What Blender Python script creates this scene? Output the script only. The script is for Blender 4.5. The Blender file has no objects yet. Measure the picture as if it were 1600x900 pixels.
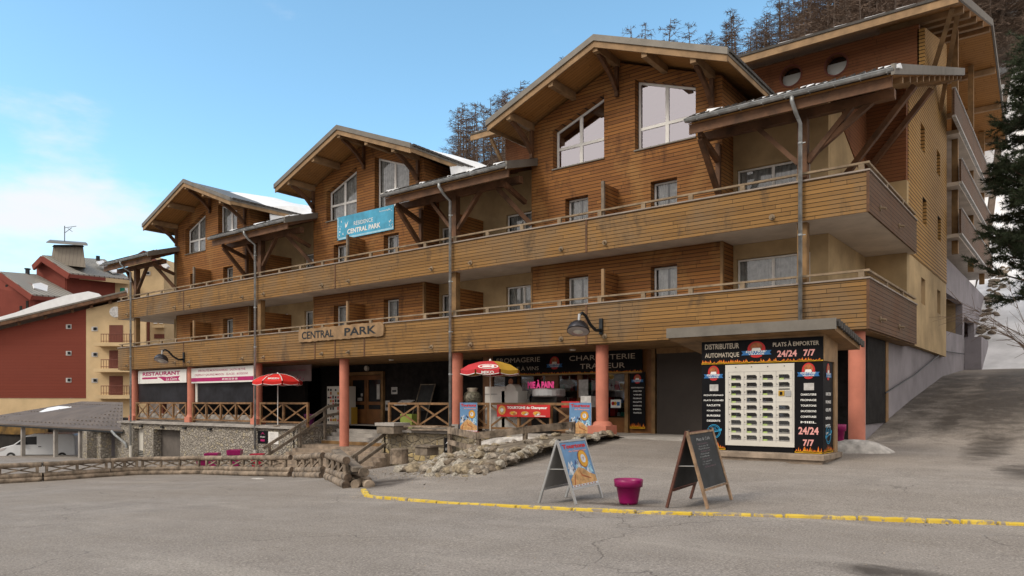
import bpy, bmesh, math, random
import numpy as np
from mathutils import Vector, Matrix, noise as mnoise
from mathutils.geometry import delaunay_2d_cdt
R = math.radians
sc = bpy.context.scene
col = sc.collection
rnd = random.Random(7)

# ------------------------------------------------------------------ camera
EYE = 1.6
cam_d = bpy.data.cameras.new("camera"); cam = bpy.data.objects.new("camera", cam_d); col.objects.link(cam)
cam.location = (0, 0, EYE); cam.rotation_euler = (R(90), 0, math.atan2(.6115, .791))
cam_d.sensor_width = 36; cam_d.lens = 36 * 1160 / 1600; cam_d.shift_y = 177 / 1600
cam_d.clip_start = .1; cam_d.clip_end = 2000
sc.camera = cam

# ------------------------------------------------------------------ world, sun, exposure
SUN_EL, SUN_AZ = R(42), R(205)      # the sun stands behind the camera's left shoulder, veiled by cloud
w = bpy.data.worlds.new("World"); sc.world = w; w.use_nodes = True
nt = w.node_tree; nt.nodes.clear()
def nn(t, **k):
    n = nt.nodes.new(t)
    for a, b in k.items(): setattr(n, a, b)
    return n
out = nn('ShaderNodeOutputWorld'); bg = nn('ShaderNodeBackground'); sky = nn('ShaderNodeTexSky')
sky.sky_type = 'NISHITA'; sky.sun_disc = False; sky.sun_elevation = SUN_EL; sky.sun_rotation = SUN_AZ
sky.air_density = 1.0; sky.dust_density = .6; sky.ozone_density = 1.6; sky.altitude = 1600
tc = nn('ShaderNodeTexCoord')
def wmath(op, a, b=None, clamp=False):
    n = nn('ShaderNodeMath', operation=op); n.use_clamp = clamp
    for i, v in enumerate((a, b)):
        if v is None: continue
        if isinstance(v, (int, float)): n.inputs[i].default_value = v
        else: nt.links.new(v, n.inputs[i])
    return n.outputs[0]
sep = nn('ShaderNodeSeparateXYZ'); nt.links.new(tc.outputs['Generated'], sep.inputs[0])
mp = nn('ShaderNodeMapping'); mp.inputs['Scale'].default_value = (1, 1, 2.6); nt.links.new(tc.outputs['Generated'], mp.inputs[0])
n1 = nn('ShaderNodeTexNoise'); n1.inputs['Scale'].default_value = 2.3; n1.inputs['Detail'].default_value = 9; n1.inputs['Roughness'].default_value = .55
nt.links.new(mp.outputs[0], n1.inputs[0])
# thick cloud behind the camera is added, unseen, to soften the light; cloud also to the west (-X) near the horizon, open blue in front
dv = nn('ShaderNodeVectorMath', operation='DOT_PRODUCT'); nt.links.new(tc.outputs['Generated'], dv.inputs[0]); dv.inputs[1].default_value = (-.6115, .791, 0)
dl = nn('ShaderNodeVectorMath', operation='DOT_PRODUCT'); nt.links.new(tc.outputs['Generated'], dl.inputs[0]); dl.inputs[1].default_value = (-.791, -.6115, 0)
behind = wmath('MULTIPLY', wmath('SUBTRACT', .45, dv.outputs['Value'], True), 1.6, True)
mr = nn('ShaderNodeMapRange'); mr.inputs[1].default_value = .02; mr.inputs[2].default_value = .36; mr.inputs[3].default_value = 1; mr.inputs[4].default_value = 0
nt.links.new(sep.outputs['Z'], mr.inputs[0])
west = wmath('MULTIPLY', wmath('ADD', wmath('MULTIPLY', dl.outputs['Value'], 1.1), .20, True), mr.outputs[0])
cov = wmath('ADD', wmath('MULTIPLY', behind, .55), wmath('MULTIPLY', west, .34))
cl = wmath('ADD', n1.outputs['Fac'], cov)
cr = nn('ShaderNodeMapRange'); cr.interpolation_type = 'SMOOTHSTEP'; cr.inputs[1].default_value = .60; cr.inputs[2].default_value = .76
nt.links.new(cl, cr.inputs[0])
tint = nn('ShaderNodeMix', data_type='RGBA', blend_type='MULTIPLY'); tint.inputs[0].default_value = 1
nt.links.new(sky.outputs[0], tint.inputs[6]); tint.inputs[7].default_value = (2.35, 2.85, 2.5, 1)
mx = nn('ShaderNodeMix', data_type='RGBA'); nt.links.new(cr.outputs[0], mx.inputs[0]); nt.links.new(tint.outputs[2], mx.inputs[6])
cc_ = nn('ShaderNodeMix', data_type='RGBA'); nt.links.new(behind, cc_.inputs[0]); cc_.inputs[6].default_value = (7.9, 8.2, 8.6, 1); cc_.inputs[7].default_value = (11.6, 10.9, 10.1, 1); nt.links.new(cc_.outputs[2], mx.inputs[7])  # the added cloud behind is brighter and warmer, as fill light
nt.links.new(mx.outputs[2], bg.inputs[0]); bg.inputs[1].default_value = .085
nt.links.new(bg.outputs[0], out.inputs[0])
sl = bpy.data.lights.new("sun", 'SUN'); sl.energy = 1.3; sl.angle = R(16); sl.color = (1, .90, .76)
so = bpy.data.objects.new("sun", sl); col.objects.link(so)
sd = Vector((math.sin(SUN_AZ) * math.cos(SUN_EL), math.cos(SUN_AZ) * math.cos(SUN_EL), math.sin(SUN_EL)))
so.rotation_euler = sd.to_track_quat('Z', 'Y').to_euler(); so.location = (0, -10, 40)
vs = sc.view_settings; vs.view_transform = 'Standard'; vs.look = 'None'; vs.gamma = 1; vs.use_curve_mapping = False; vs.exposure = .46

# ------------------------------------------------------------------ helpers
def ray(px, py):
    t = (px - 800) / 1160; v = (627 - py) / 1160
    return (.791 * t - .6115, .6115 * t + .791, v)
def fx(px, Y):                       # world X of a column of the facade plane Y
    a, b, c = ray(px, 0); return Y / b * a
def at(px, py, d):                   # a point d metres in front of the lens plane
    a, b, c = ray(px, py); return Vector((a * d, b * d, EYE + c * d))
def V(*a): return Vector(a)

SPLIT = {'purlin', 'brace', 'bracket', 'bay_return', 'corner_board', 'window_sill', 'ledge', 'side_window', 'rafter', 'post', 'cross_brace', 'stay', 'hinge', 'door_notice', 'shop_post', 'joint_batten', 'rail_block', 'log', 'side_balcony_trim', 'loggia_wall', 'lock', 'plank', 'planks', 'screen', 'shelf_board', 'entrance_wall', 'balcony_slab', 'fascia', 'emitter', 'capping', 'handrail', 'cut_end'}
class MB:
    def __init__(s): s.v = []; s.f = []; s.m = []
    def face(s, pts, m=0):
        i = len(s.v); s.v += [tuple(p) for p in pts]; s.f.append(tuple(range(i, i + len(pts)))); s.m.append(m); return s
    def box(s, a, b, m=0):
        x0, y0, z0 = [min(p, q) for p, q in zip(a, b)]; x1, y1, z1 = [max(p, q) for p, q in zip(a, b)]
        i = len(s.v)
        s.v += [(x0,y0,z0),(x1,y0,z0),(x1,y1,z0),(x0,y1,z0),(x0,y0,z1),(x1,y0,z1),(x1,y1,z1),(x0,y1,z1)]
        for f in ((0,3,2,1),(4,5,6,7),(0,1,5,4),(1,2,6,5),(2,3,7,6),(3,0,4,7)):
            s.f.append(tuple(i + k for k in f)); s.m.append(m)
        return s
    def hexa(s, p, m=0):             # 8 points: bottom ring, top ring
        i = len(s.v); s.v += [tuple(q) for q in p]
        for f in ((0,3,2,1),(4,5,6,7),(0,1,5,4),(1,2,6,5),(2,3,7,6),(3,0,4,7)):
            s.f.append(tuple(i + k for k in f)); s.m.append(m)
        return s
    def prism(s, ring, off, m=0):    # polygon ring extruded by vector off
        off = Vector(off); n = len(ring); i = len(s.v)
        s.v += [tuple(Vector(p)) for p in ring] + [tuple(Vector(p) + off) for p in ring]
        s.f.append(tuple(range(i + n - 1, i - 1, -1))); s.f.append(tuple(range(i + n, i + 2 * n))); s.m += [m, m]
        for k in range(n):
            s.f.append((i + k, i + (k + 1) % n, i + n + (k + 1) % n, i + n + k)); s.m.append(m)
        return s
    def bar(s, a, b, wd, ht, up=(0, 0, 1), m=0):
        a = Vector(a); b = Vector(b); d = (b - a).normalized(); up = Vector(up)
        if abs(d.dot(up)) > .98: up = Vector((0, 1, 0))
        sd_ = d.cross(up).normalized() * wd / 2; u = sd_.cross(d).normalized() * ht / 2
        return s.hexa([a - sd_ - u, a + sd_ - u, b + sd_ - u, b - sd_ - u, a - sd_ + u, a + sd_ + u, b + sd_ + u, b - sd_ + u], m)
    def tube(s, pts, rad, n=8, m=0, caps=True):
        pts = [Vector(p) for p in pts]
        if not isinstance(rad, (list, tuple)): rad = [rad] * len(pts)
        base = len(s.v); ref = None
        for k, p in enumerate(pts):
            d = (pts[min(k + 1, len(pts) - 1)] - pts[max(k - 1, 0)]).normalized()
            if ref is None: ref = d.orthogonal().normalized()
            ref = (ref - d * ref.dot(d)); ref = ref.normalized() if ref.length > 1e-6 else d.orthogonal().normalized()
            q = d.cross(ref)
            for j in range(n):
                a = 2 * math.pi * j / n
                s.v.append(tuple(p + (ref * math.cos(a) + q * math.sin(a)) * rad[k]))
        for k in range(len(pts) - 1):
            for j in range(n):
                s.f.append((base + k*n + j, base + k*n + (j+1) % n, base + (k+1)*n + (j+1) % n, base + (k+1)*n + j)); s.m.append(m)
        if caps:
            s.f.append(tuple(base + j for j in range(n - 1, -1, -1))); e = base + (len(pts) - 1) * n
            s.f.append(tuple(e + j for j in range(n))); s.m += [m, m]
        return s
    def lathe(s, c, prof, n=20, m=0, mfun=None):
        base = len(s.v); c = Vector(c)
        for (r, z) in prof:
            for j in range(n):
                a = 2 * math.pi * j / n; s.v.append((c.x + r * math.cos(a), c.y + r * math.sin(a), c.z + z))
        for k in range(len(prof) - 1):
            for j in range(n):
                s.f.append((base + k*n + j, base + k*n + (j+1) % n, base + (k+1)*n + (j+1) % n, base + (k+1)*n + j))
                s.m.append(mfun(j) if mfun else m)
        return s
    def wall(s, outline, holes, O, u, v, depth, m=0, edge=True):
        """flat wall with openings: 2D outline and holes, laid on origin O with axes u, v; depth vector goes inward"""
        O = Vector(O); u = Vector(u); v = Vector(v); depth = Vector(depth)
        pts = []; edges = []
        for lp in [outline] + holes:
            i = len(pts); pts += [Vector(p) for p in lp]; edges += [(i + k, i + (k + 1) % len(lp)) for k in range(len(lp))]
        vo, eo, fo, *_ = delaunay_2d_cdt(pts, edges, [], 0, 1e-5)
        def inside(p, lp):
            c = False; n = len(lp)
            for k in range(n):
                x1, y1 = lp[k]; x2, y2 = lp[(k + 1) % n]
                if (y1 > p[1]) != (y2 > p[1]) and p[0] < (x2 - x1) * (p[1] - y1) / (y2 - y1) + x1: c = not c
            return c
        P = lambda q, k=0: O + u * q[0] + v * q[1] + depth * k
        for f in fo:
            c = sum((vo[k] for k in f), Vector((0, 0))) / len(f)
            if inside(c, outline) and not any(inside(c, h) for h in holes): s.face([P(vo[k]) for k in f], m)
        loops = holes + ([outline] if edge else [])
        for h in loops:
            for k in range(len(h)):
                a, b = h[k], h[(k + 1) % len(h)]; s.face([P(a), P(b), P(b, 1), P(a, 1)], m)
        return s
    def build(s, name, mats, parent=None, smooth=False, **kw):
        if name in SPLIT and len(s.f) > 6:
            par = list(range(len(s.v)))
            def find(a):
                while par[a] != a: par[a] = par[par[a]]; a = par[a]
                return a
            for f in s.f:
                for k in f[1:]: par[find(k)] = find(f[0])
            isl = {}
            for f, mi in zip(s.f, s.m): isl.setdefault(find(f[0]), []).append((f, mi))
            if 1 < len(isl) <= 60:
                o = None
                for fs in isl.values():
                    q = MB(); mp_ = {}
                    for f, mi in fs:
                        for k in f:
                            if k not in mp_: mp_[k] = len(q.v); q.v.append(s.v[k])
                        q.f.append(tuple(mp_[k] for k in f)); q.m.append(mi)
                    q.nosplit = True; o = q._build(name, mats, parent, smooth, **kw)
                return o
        return s._build(name, mats, parent, smooth, **kw)
    def _build(s, name, mats, parent=None, smooth=False, **kw):
        me = bpy.data.meshes.new(name); o = bpy.data.objects.new(name, me)
        off = wloc(parent) if parent else Vector((0, 0, 0))
        me.from_pydata([(x - off.x, y - off.y, z - off.z) for x, y, z in s.v], [], s.f)
        mats = mats if isinstance(mats, (list, tuple)) else [mats]
        for mt in mats: me.materials.append(mt)
        me.polygons.foreach_set('material_index', s.m)
        if smooth: me.polygons.foreach_set('use_smooth', [True] * len(s.f))
        me.update(); col.objects.link(o)
        if parent: o.parent = parent
        tag(o, **kw)
        return o
def wloc(o):
    l = Vector((0, 0, 0))
    while o: l += o.location; o = o.parent
    return l
def tag(o, label=None, cat=None, group=None, kind=None):
    for k, v in (('label', label), ('category', cat), ('group', group), ('kind', kind)):
        if v: o[k] = v
    return o
def thing(name, label, cat, loc=(0, 0, 0), group=None):
    o = bpy.data.objects.new(name, None); col.objects.link(o); o.location = loc; o.empty_display_size = .3
    return tag(o, label, cat, group)
def copy_tree(o, parent=None):
    c = o.copy(); col.objects.link(c); c.parent = parent
    for ch in list(o.children): copy_tree(ch, c)
    return c
def bevel(o, wd=.01, seg=2):
    m = o.modifiers.new('bevel', 'BEVEL'); m.width = wd; m.segments = seg; m.limit_method = 'ANGLE'; m.angle_limit = R(40)
    return o

# ------------------------------------------------------------------ materials
MATS = {}
def newmat(name):
    m = bpy.data.materials.new(name); m.use_nodes = True; t = m.node_tree; t.nodes.clear()
    o = t.nodes.new('ShaderNodeOutputMaterial'); b = t.nodes.new('ShaderNodeBsdfPrincipled'); t.links.new(b.outputs[0], o.inputs[0])
    MATS[name] = m
    return m, t, b
class NT:
    def __init__(s, t): s.t = t
    def n(s, ty, **k):
        n = s.t.nodes.new(ty)
        for a, b in k.items(): setattr(n, a, b)
        return n
    def put(s, sock, v):
        if hasattr(v, 'node'): s.t.links.new(v, sock)
        elif v is not None: sock.default_value = v
    def math(s, op, a, b=None, c=None, clamp=False):
        n = s.n('ShaderNodeMath', operation=op); n.use_clamp = clamp
        for i, v in enumerate((a, b, c)):
            if v is not None: s.put(n.inputs[i], v)
        return n.outputs[0]
    def coord(s, scale=(1, 1, 1), kind='Object', rot=(0, 0, 0)):
        c = s.n('ShaderNodeTexCoord'); m = s.n('ShaderNodeMapping'); m.inputs['Scale'].default_value = scale; m.inputs['Rotation'].default_value = rot
        s.t.links.new(c.outputs[kind], m.inputs[0]); return m.outputs[0]
    def noise(s, vec, scale, detail=4, rough=.55, dist=0):
        n = s.n('ShaderNodeTexNoise'); s.put(n.inputs['Vector'], vec); n.inputs['Scale'].default_value = scale
        n.inputs['Detail'].default_value = detail; n.inputs['Roughness'].default_value = rough; n.inputs['Distortion'].default_value = dist
        return n.outputs['Fac']
    def ramp(s, fac, lo, hi, a=0., b=1.):
        n = s.n('ShaderNodeMapRange'); s.put(n.inputs[0], fac)
        for i, v in zip((1, 2, 3, 4), (lo, hi, a, b)): n.inputs[i].default_value = v
        return n.outputs[0]
    def mix(s, fac, a, b, mode='MIX'):
        n = s.n('ShaderNodeMix', data_type='RGBA', blend_type=mode); s.put(n.inputs[0], fac)
        for i, v in ((6, a), (7, b)):
            if isinstance(v, (tuple, list)): n.inputs[i].default_value = (*v[:3], 1)
            else: s.put(n.inputs[i], v)
        return n.outputs[2]
    def bump(s, h, strength, dist, bsdf):
        n = s.n('ShaderNodeBump'); n.inputs['Strength'].default_value = strength; n.inputs['Distance'].default_value = dist
        s.put(n.inputs['Height'], h); s.t.links.new(n.outputs[0], bsdf.inputs['Normal'])
def plain(name, c, rough=.6, var=.12, scale=3, bump=0, metal=0, spec=.4, bscale=40):
    m, t, b = newmat(name); k = NT(t); v = k.coord()
    f = k.noise(v, scale, 6, .62)
    c2 = tuple(x * (1 - 2 * var) for x in c); c3 = tuple(min(1, x * (1 + 1.2 * var)) for x in c)
    k.put(b.inputs['Base Color'], k.mix(k.ramp(f, .3, .7), c2, c3))
    b.inputs['Roughness'].default_value = rough; b.inputs['Metallic'].default_value = metal; b.inputs['Specular IOR Level'].default_value = spec
    if bump: k.bump(k.noise(v, bscale, 5, .6), bump, .01, b)
    return m
def boards(name, c1, c2, c3, pitch=.118, gap=.1, axis='Z', rot=(0, 0, 0), length=3.1, wscale=.45, wlo=.45, whi=.7, gapc=.12, rough=.75, along='X', dark=(.03, .02, .012), darkamt=.6):
    """wooden cladding: separate boards with dark joints, each board its own tone, blotchy weathering"""
    m, t, b = newmat(name); k = NT(t)
    v = k.coord(rot=rot); sp = k.n('ShaderNodeSeparateXYZ'); t.links.new(v, sp.inputs[0])
    z = k.math('DIVIDE', sp.outputs[axis], pitch); fr = k.math('FRACT', z); fl = k.math('FLOOR', z)
    wn = k.n('ShaderNodeTexWhiteNoise', noise_dimensions='1D'); k.put(wn.inputs['W'], fl)
    xs = k.math('ADD', sp.outputs['X'], sp.outputs['Y']) if along == 'XY' else sp.outputs[along]
    seg = k.math('FLOOR', k.math('ADD', k.math('DIVIDE', xs, length), k.math('MULTIPLY', wn.outputs['Value'], 7)))
    wn2 = k.n('ShaderNodeTexWhiteNoise', noise_dimensions='2D'); cb = k.n('ShaderNodeCombineXYZ'); k.put(cb.inputs[0], fl); k.put(cb.inputs[1], seg); t.links.new(cb.outputs[0], wn2.inputs['Vector'])
    sc_ = [.7, .7, .7]; sc_['XYZ'.index(axis)] = 16
    grain = k.noise(k.coord(tuple(sc_), rot=rot), 2.2, 8, .65, .4)
    w1 = k.noise(k.coord((1, 1, .8)), wscale, 7, .68, .5)
    base = k.mix(k.math('ADD', k.math('MULTIPLY', wn2.outputs['Value'], .55), k.math('MULTIPLY', k.ramp(grain, .3, .7), .45)), c1, c2)
    base = k.mix(k.ramp(w1, wlo, whi), base, c3)
    w2 = k.noise(k.coord((1.3, 1.3, .5)), wscale * 2.7, 7, .7, .3)
    base = k.mix(k.math('MULTIPLY', k.ramp(w2, .55, .74), darkamt), base, dark)
    # knots
    vo = k.n('ShaderNodeTexVoronoi'); k.put(vo.inputs['Vector'], k.coord((2.2, 2.2, 9) if axis == 'Z' else (2.2, 9, 2.2), rot=rot)); vo.inputs['Scale'].default_value = 1
    base = k.mix(k.ramp(vo.outputs['Distance'], .06, .03, 0, .55), base, tuple(x * .35 for x in c1))
    gm = k.math('LESS_THAN', fr, gap)
    jf = k.math('FRACT', k.math('ADD', k.math('DIVIDE', xs, length), k.math('MULTIPLY', wn.outputs['Value'], 7))); base = k.mix(k.math('MULTIPLY', k.math('LESS_THAN', jf, .022 / length), .5), base, (.02, .013, .008))
    base = k.mix(k.math('MULTIPLY', gm, 1 - gapc), base, (.018, .012, .008))
    k.put(b.inputs['Base Color'], base); b.inputs['Roughness'].default_value = rough; b.inputs['Specular IOR Level'].default_value = .3
    h = k.math('ADD', k.math('MULTIPLY', k.ramp(fr, 0, gap), 1), k.math('MULTIPLY', grain, .25)); k.bump(h, .7, .012, b)
    return m

M_bay = boards('larch_cladding', (.165, .064, .020), (.31, .132, .034), (.32, .168, .056), wscale=.5, wlo=.5, whi=.72, dark=(.050, .018, .008), darkamt=.85, gap=.16, gapc=.05, along='XY')
M_panel = boards('balcony_boards', (.175, .092, .030), (.325, .178, .058), (.195, .138, .084), wscale=.35, wlo=.46, whi=.74, dark=(.060, .046, .034), darkamt=.85, gap=.15, gapc=.04, along='XY')
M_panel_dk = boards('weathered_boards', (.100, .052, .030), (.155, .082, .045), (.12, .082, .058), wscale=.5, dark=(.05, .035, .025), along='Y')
M_red = boards('reddish_cladding', (.17, .060, .024), (.23, .088, .034), (.20, .09, .04), wscale=.3, dark=(.08, .03, .014), along='XY')
M_shing = boards('golden_side_boards', (.34, .185, .052), (.44, .25, .078), (.42, .25, .09), pitch=.135, gap=.26, gapc=.1, along='Y', dark=(.2, .11, .045), darkamt=.5)
M_soff = boards('roof_lining_boards', (.34, .165, .050), (.45, .23, .075), (.38, .20, .075), pitch=.14, gap=.07, axis='Y', along='X', darkamt=.3)
M_beam = plain('dark_timber', (.13, .062, .030), .7, .3, 2, .3)
M_beaml = plain('light_timber', (.31, .195, .10), .7, .2, 2, .3)
M_post = plain('golden_timber', (.25, .145, .06), .7, .25, 2, .3)
M_rail = plain('weathered_rail', (.27, .20, .13), .75, .25, 3, .3)
M_cap = plain('grey_capping', (.30, .25, .215), .6, .15, 2)
M_trail = plain('terrace_rail_timber', (.23, .125, .055), .6, .3, 3, .3)
M_greyw = plain('silvered_timber', (.20, .165, .13), .85, .3, 3, .5)
M_beige = plain('beige_render', (.47, .345, .195), .9, .14, .8, .25, spec=.2)
M_beige2 = plain('pale_render', (.62, .465, .275), .9, .08, .5, .1, spec=.2)
M_lilac = plain('lilac_grey_render', (.27, .25, .27), .9, .12, .7, .3, spec=.2)
M_conc = plain('pale_concrete', (.36, .335, .31), .9, .18, 1.2, .35)
M_soffc = plain('slab_underside', (.60, .53, .46), .9, .1, 1, .1)
M_pink = plain('salmon_painted_column', (.56, .20, .135), .7, .10, 1.6, .15)
M_white = plain('white_pvc', (.78, .77, .75), .35, .04, 3)
M_zinc = plain('zinc_gutter', (.40, .42, .43), .45, .22, 4, metal=.45)
M_flash = plain('grey_metal_flashing', (.175, .16, .14), .5, .12, 2, metal=.25)
M_tile = plain('dark_roof_tile', (.075, .068, .062), .8, .25, 5, .4)
M_snow = plain('snow', (.80, .82, .85), .6, .04, 2, .4, bscale=8)
M_dirty = plain('dirty_snow', (.50, .47, .44), .8, .25, 4, .6, bscale=14)
M_black = plain('black_panel', (.006, .006, .008), .55, .1, 2, spec=.12)
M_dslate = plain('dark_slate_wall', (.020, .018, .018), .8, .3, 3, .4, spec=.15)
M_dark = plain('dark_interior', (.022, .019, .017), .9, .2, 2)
M_cream = plain('cream_metal', (.62, .60, .55), .4, .04, 2)
M_wt = plain('white_lettering', (.80, .80, .78), .6, .02, 2)
M_gold = plain('champagne_lettering', (.50, .44, .36), .5, .05, 2)
M_redp = plain('bright_red', (.55, .02, .02), .5, .08, 3)
M_pinkl = plain('pink_lettering', (.75, .35, .33), .5, .05, 3)
M_mag = plain('magenta', (.42, .008, .13), .45, .08, 3)
M_mag2 = plain('hot_pink', (.70, .05, .25), .5, .05, 3)
M_magp = plain('magenta_plastic', (.27, .005, .10), .35, .12, 3)
M_blue = plain('blue_ribbon', (.02, .14, .38), .5, .08, 3)
M_cyan = plain('cyan_print', (.02, .30, .55), .5, .08, 3)
M_banner = plain('turquoise_banner', (.07, .38, .60), .6, .18, 1.5)
M_lblue = plain('pale_blue_print', (.35, .62, .78), .6, .1, 4)
M_yel = plain('flame_yellow', (.62, .34, .01), .5, .08, 8)
M_orn = plain('flame_orange', (.75, .16, .01), .5, .1, 8)
M_ygold = plain('mustard_canvas', (.50, .30, .035), .8, .08, 3)
M_rcanvas = plain('red_canvas', (.52, .035, .045), .8, .08, 3)
M_bcan = plain('scarlet_canvas', (.66, .02, .015), .75, .06, 3)
M_tblue = plain('poster_blue', (.13, .27, .48), .5, .12, 4)
M_bread = plain('pastry_print', (.62, .36, .15), .55, .25, 9)
M_alu = plain('aluminium', (.48, .49, .50), .35, .08, 3, metal=.6)
M_aboard = plain('grey_back_panel', (.20, .20, .20), .5, .1, 3)
M_chalkb = plain('chalkboard', (.022, .025, .028), .6, .35, 3)
M_chalk = plain('chalk', (.33, .34, .35), .9, .3, 20)
M_bframe = plain('worn_pine_frame', (.32, .21, .13), .7, .3, 5, .3)
M_dframe = plain('reddish_dark_frame', (.12, .045, .03), .6, .2, 5)
M_iron = plain('black_iron', (.03, .035, .04), .45, .2, 4, metal=.5)
M_lampg = plain('lamp_glass', (.45, .42, .42), .15, .1, 4)
M_log = plain('grey_brown_log', (.26, .205, .155), .9, .42, 3, .8, bscale=14)
M_logend = plain('log_end', (.12, .085, .06), .9, .35, 8, .5)
M_rock = plain('limestone_rock', (.29, .25, .205), .9, .42, 2.2, .9, bscale=9)
M_cover = plain('clear_plastic_sheet', (.020, .021, .027), .3, .4, 1.2, .35, bscale=3, spec=.22)
M_curt = plain('net_curtain', (.52, .51, .50), .9, .2, 6)
M_red_clad = boards('red_brown_cladding', (.18, .036, .021), (.195, .041, .024), (.19, .041, .026), pitch=.3, gap=.10, gapc=.8, wscale=.1, darkamt=.1, along='XY', length=30)
M_redw = plain('red_brown_wall', (.20, .042, .028), .85, .08, .5)
M_brsh = plain('brown_shutter', (.15, .045, .03), .7, .1, 3)
M_groof = boards('ribbed_grey_roof', (.30, .28, .25), (.34, .32, .28), (.27, .25, .23), pitch=1.1, gap=.22, gapc=.35, axis='X', along='Y', rot=(0, 0, R(52.3)), wscale=.1, darkamt=.1)
M_carroof = plain('grey_brown_sheet_roof', (.135, .108, .092), .75, .12, 1)
M_twig = plain('larch_twigs', (.20, .143, .108), .95, .25, .3)
M_bark = plain('larch_bark', (.13, .098, .080), .95, .25, 2)
M_needle = plain('pine_needles', (.050, .072, .036), .7, .35, 1.5)
M_van = plain('white_car_paint', (.62, .64, .67), .25, .04, 1)
M_rub = plain('rubber', (.02, .02, .02), .7, .1, 3)
M_vglass = plain('car_glass', (.02, .022, .026), .08, .1, 1)
M_wine = plain('purple_dark', (.13, .01, .10), .5, .2, 3)
M_jar = plain('speckled_jar', (.22, .21, .16), .5, .5, 14)
M_wbox = plain('white_enamel', (.55, .53, .50), .4, .05, 3)
M_door = plain('oak_door', (.20, .085, .028), .5, .2, 2, .1)
M_tdoor = plain('grey_brown_shutter', (.050, .040, .034), .6, .12, 1.2)
M_grn = plain('green_sign', (.02, .28, .20), .4, .05, 3)
M_step = plain('timber_step', (.30, .235, .18), .85, .25, 3, .5)

def glass(name, fac, tint=(.9, .9, .93), rough=.02):
    m, t, b = newmat(name); k = NT(t); t.nodes.remove(b)
    g = k.n('ShaderNodeBsdfGlossy'); g.inputs['Roughness'].default_value = rough; g.inputs['Color'].default_value = (*tint, 1)
    tr = k.n('ShaderNodeBsdfTransparent'); tr.inputs['Color'].default_value = (.86, .88, .88, 1)
    fr = k.n('ShaderNodeFresnel'); fr.inputs['IOR'].default_value = 1.5
    mx_ = k.n('ShaderNodeMixShader'); k.put(mx_.inputs[0], k.math('ADD', fr.outputs[0], fac, clamp=True))
    t.links.new(tr.outputs[0], mx_.inputs[1]); t.links.new(g.outputs[0], mx_.inputs[2])
    o = [n for n in t.nodes if n.type == 'OUTPUT_MATERIAL'][0]; t.links.new(mx_.outputs[0], o.inputs[0])
    return m
M_glass = glass('window_glass', .05); M_glassr = glass('reflective_glass', .36, (.92, .87, .95))

def stone(name, tones, mortar, scale=4.2):
    m, t, b = newmat(name); k = NT(t)
    base = k.coord((1, 1, 1.25)); nz = k.n('ShaderNodeTexNoise'); k.put(nz.inputs[0], base); nz.inputs['Scale'].default_value = 2.5
    ad = k.n('ShaderNodeVectorMath', operation='MULTIPLY_ADD'); k.put(ad.inputs[0], nz.outputs['Color']); ad.inputs[1].default_value = (.25,) * 3; k.put(ad.inputs[2], base)
    vd = k.n('ShaderNodeTexVoronoi', feature='DISTANCE_TO_EDGE'); vc = k.n('ShaderNodeTexVoronoi', feature='F1')
    for x in (vd, vc): k.put(x.inputs['Vector'], ad.outputs[0]); x.inputs['Scale'].default_value = scale
    sp = k.n('ShaderNodeSeparateColor'); k.put(sp.inputs[0], vc.outputs['Color'])
    cc = k.mix(sp.outputs[0], tones[0], tones[1]); cc = k.mix(k.math('GREATER_THAN', sp.outputs[1], .8), cc, tones[2])
    cc = k.mix(k.ramp(k.noise(base, 14, 6, .7), .3, .75, 0, .55), cc, tuple(x * .5 for x in tones[0]))
    edge = k.ramp(vd.outputs['Distance'], .02, .07)
    cc = k.mix(edge, mortar, cc); k.put(b.inputs['Base Color'], cc); b.inputs['Roughness'].default_value = .92
    k.bump(k.math('ADD', k.ramp(vd.outputs['Distance'], 0, .16), k.math('MULTIPLY', k.noise(base, 22, 5), .35)), 1, .05, b)
    return m
M_stone = stone('rubble_stone', ((.30, .27, .235), (.47, .43, .37), (.46, .40, .29)), (.24, .215, .19), 5.6)
M_stoney = stone('ochre_stone', ((.26, .215, .15), (.38, .32, .22), (.48, .37, .18)), (.22, .19, .15), 3.2)

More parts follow.
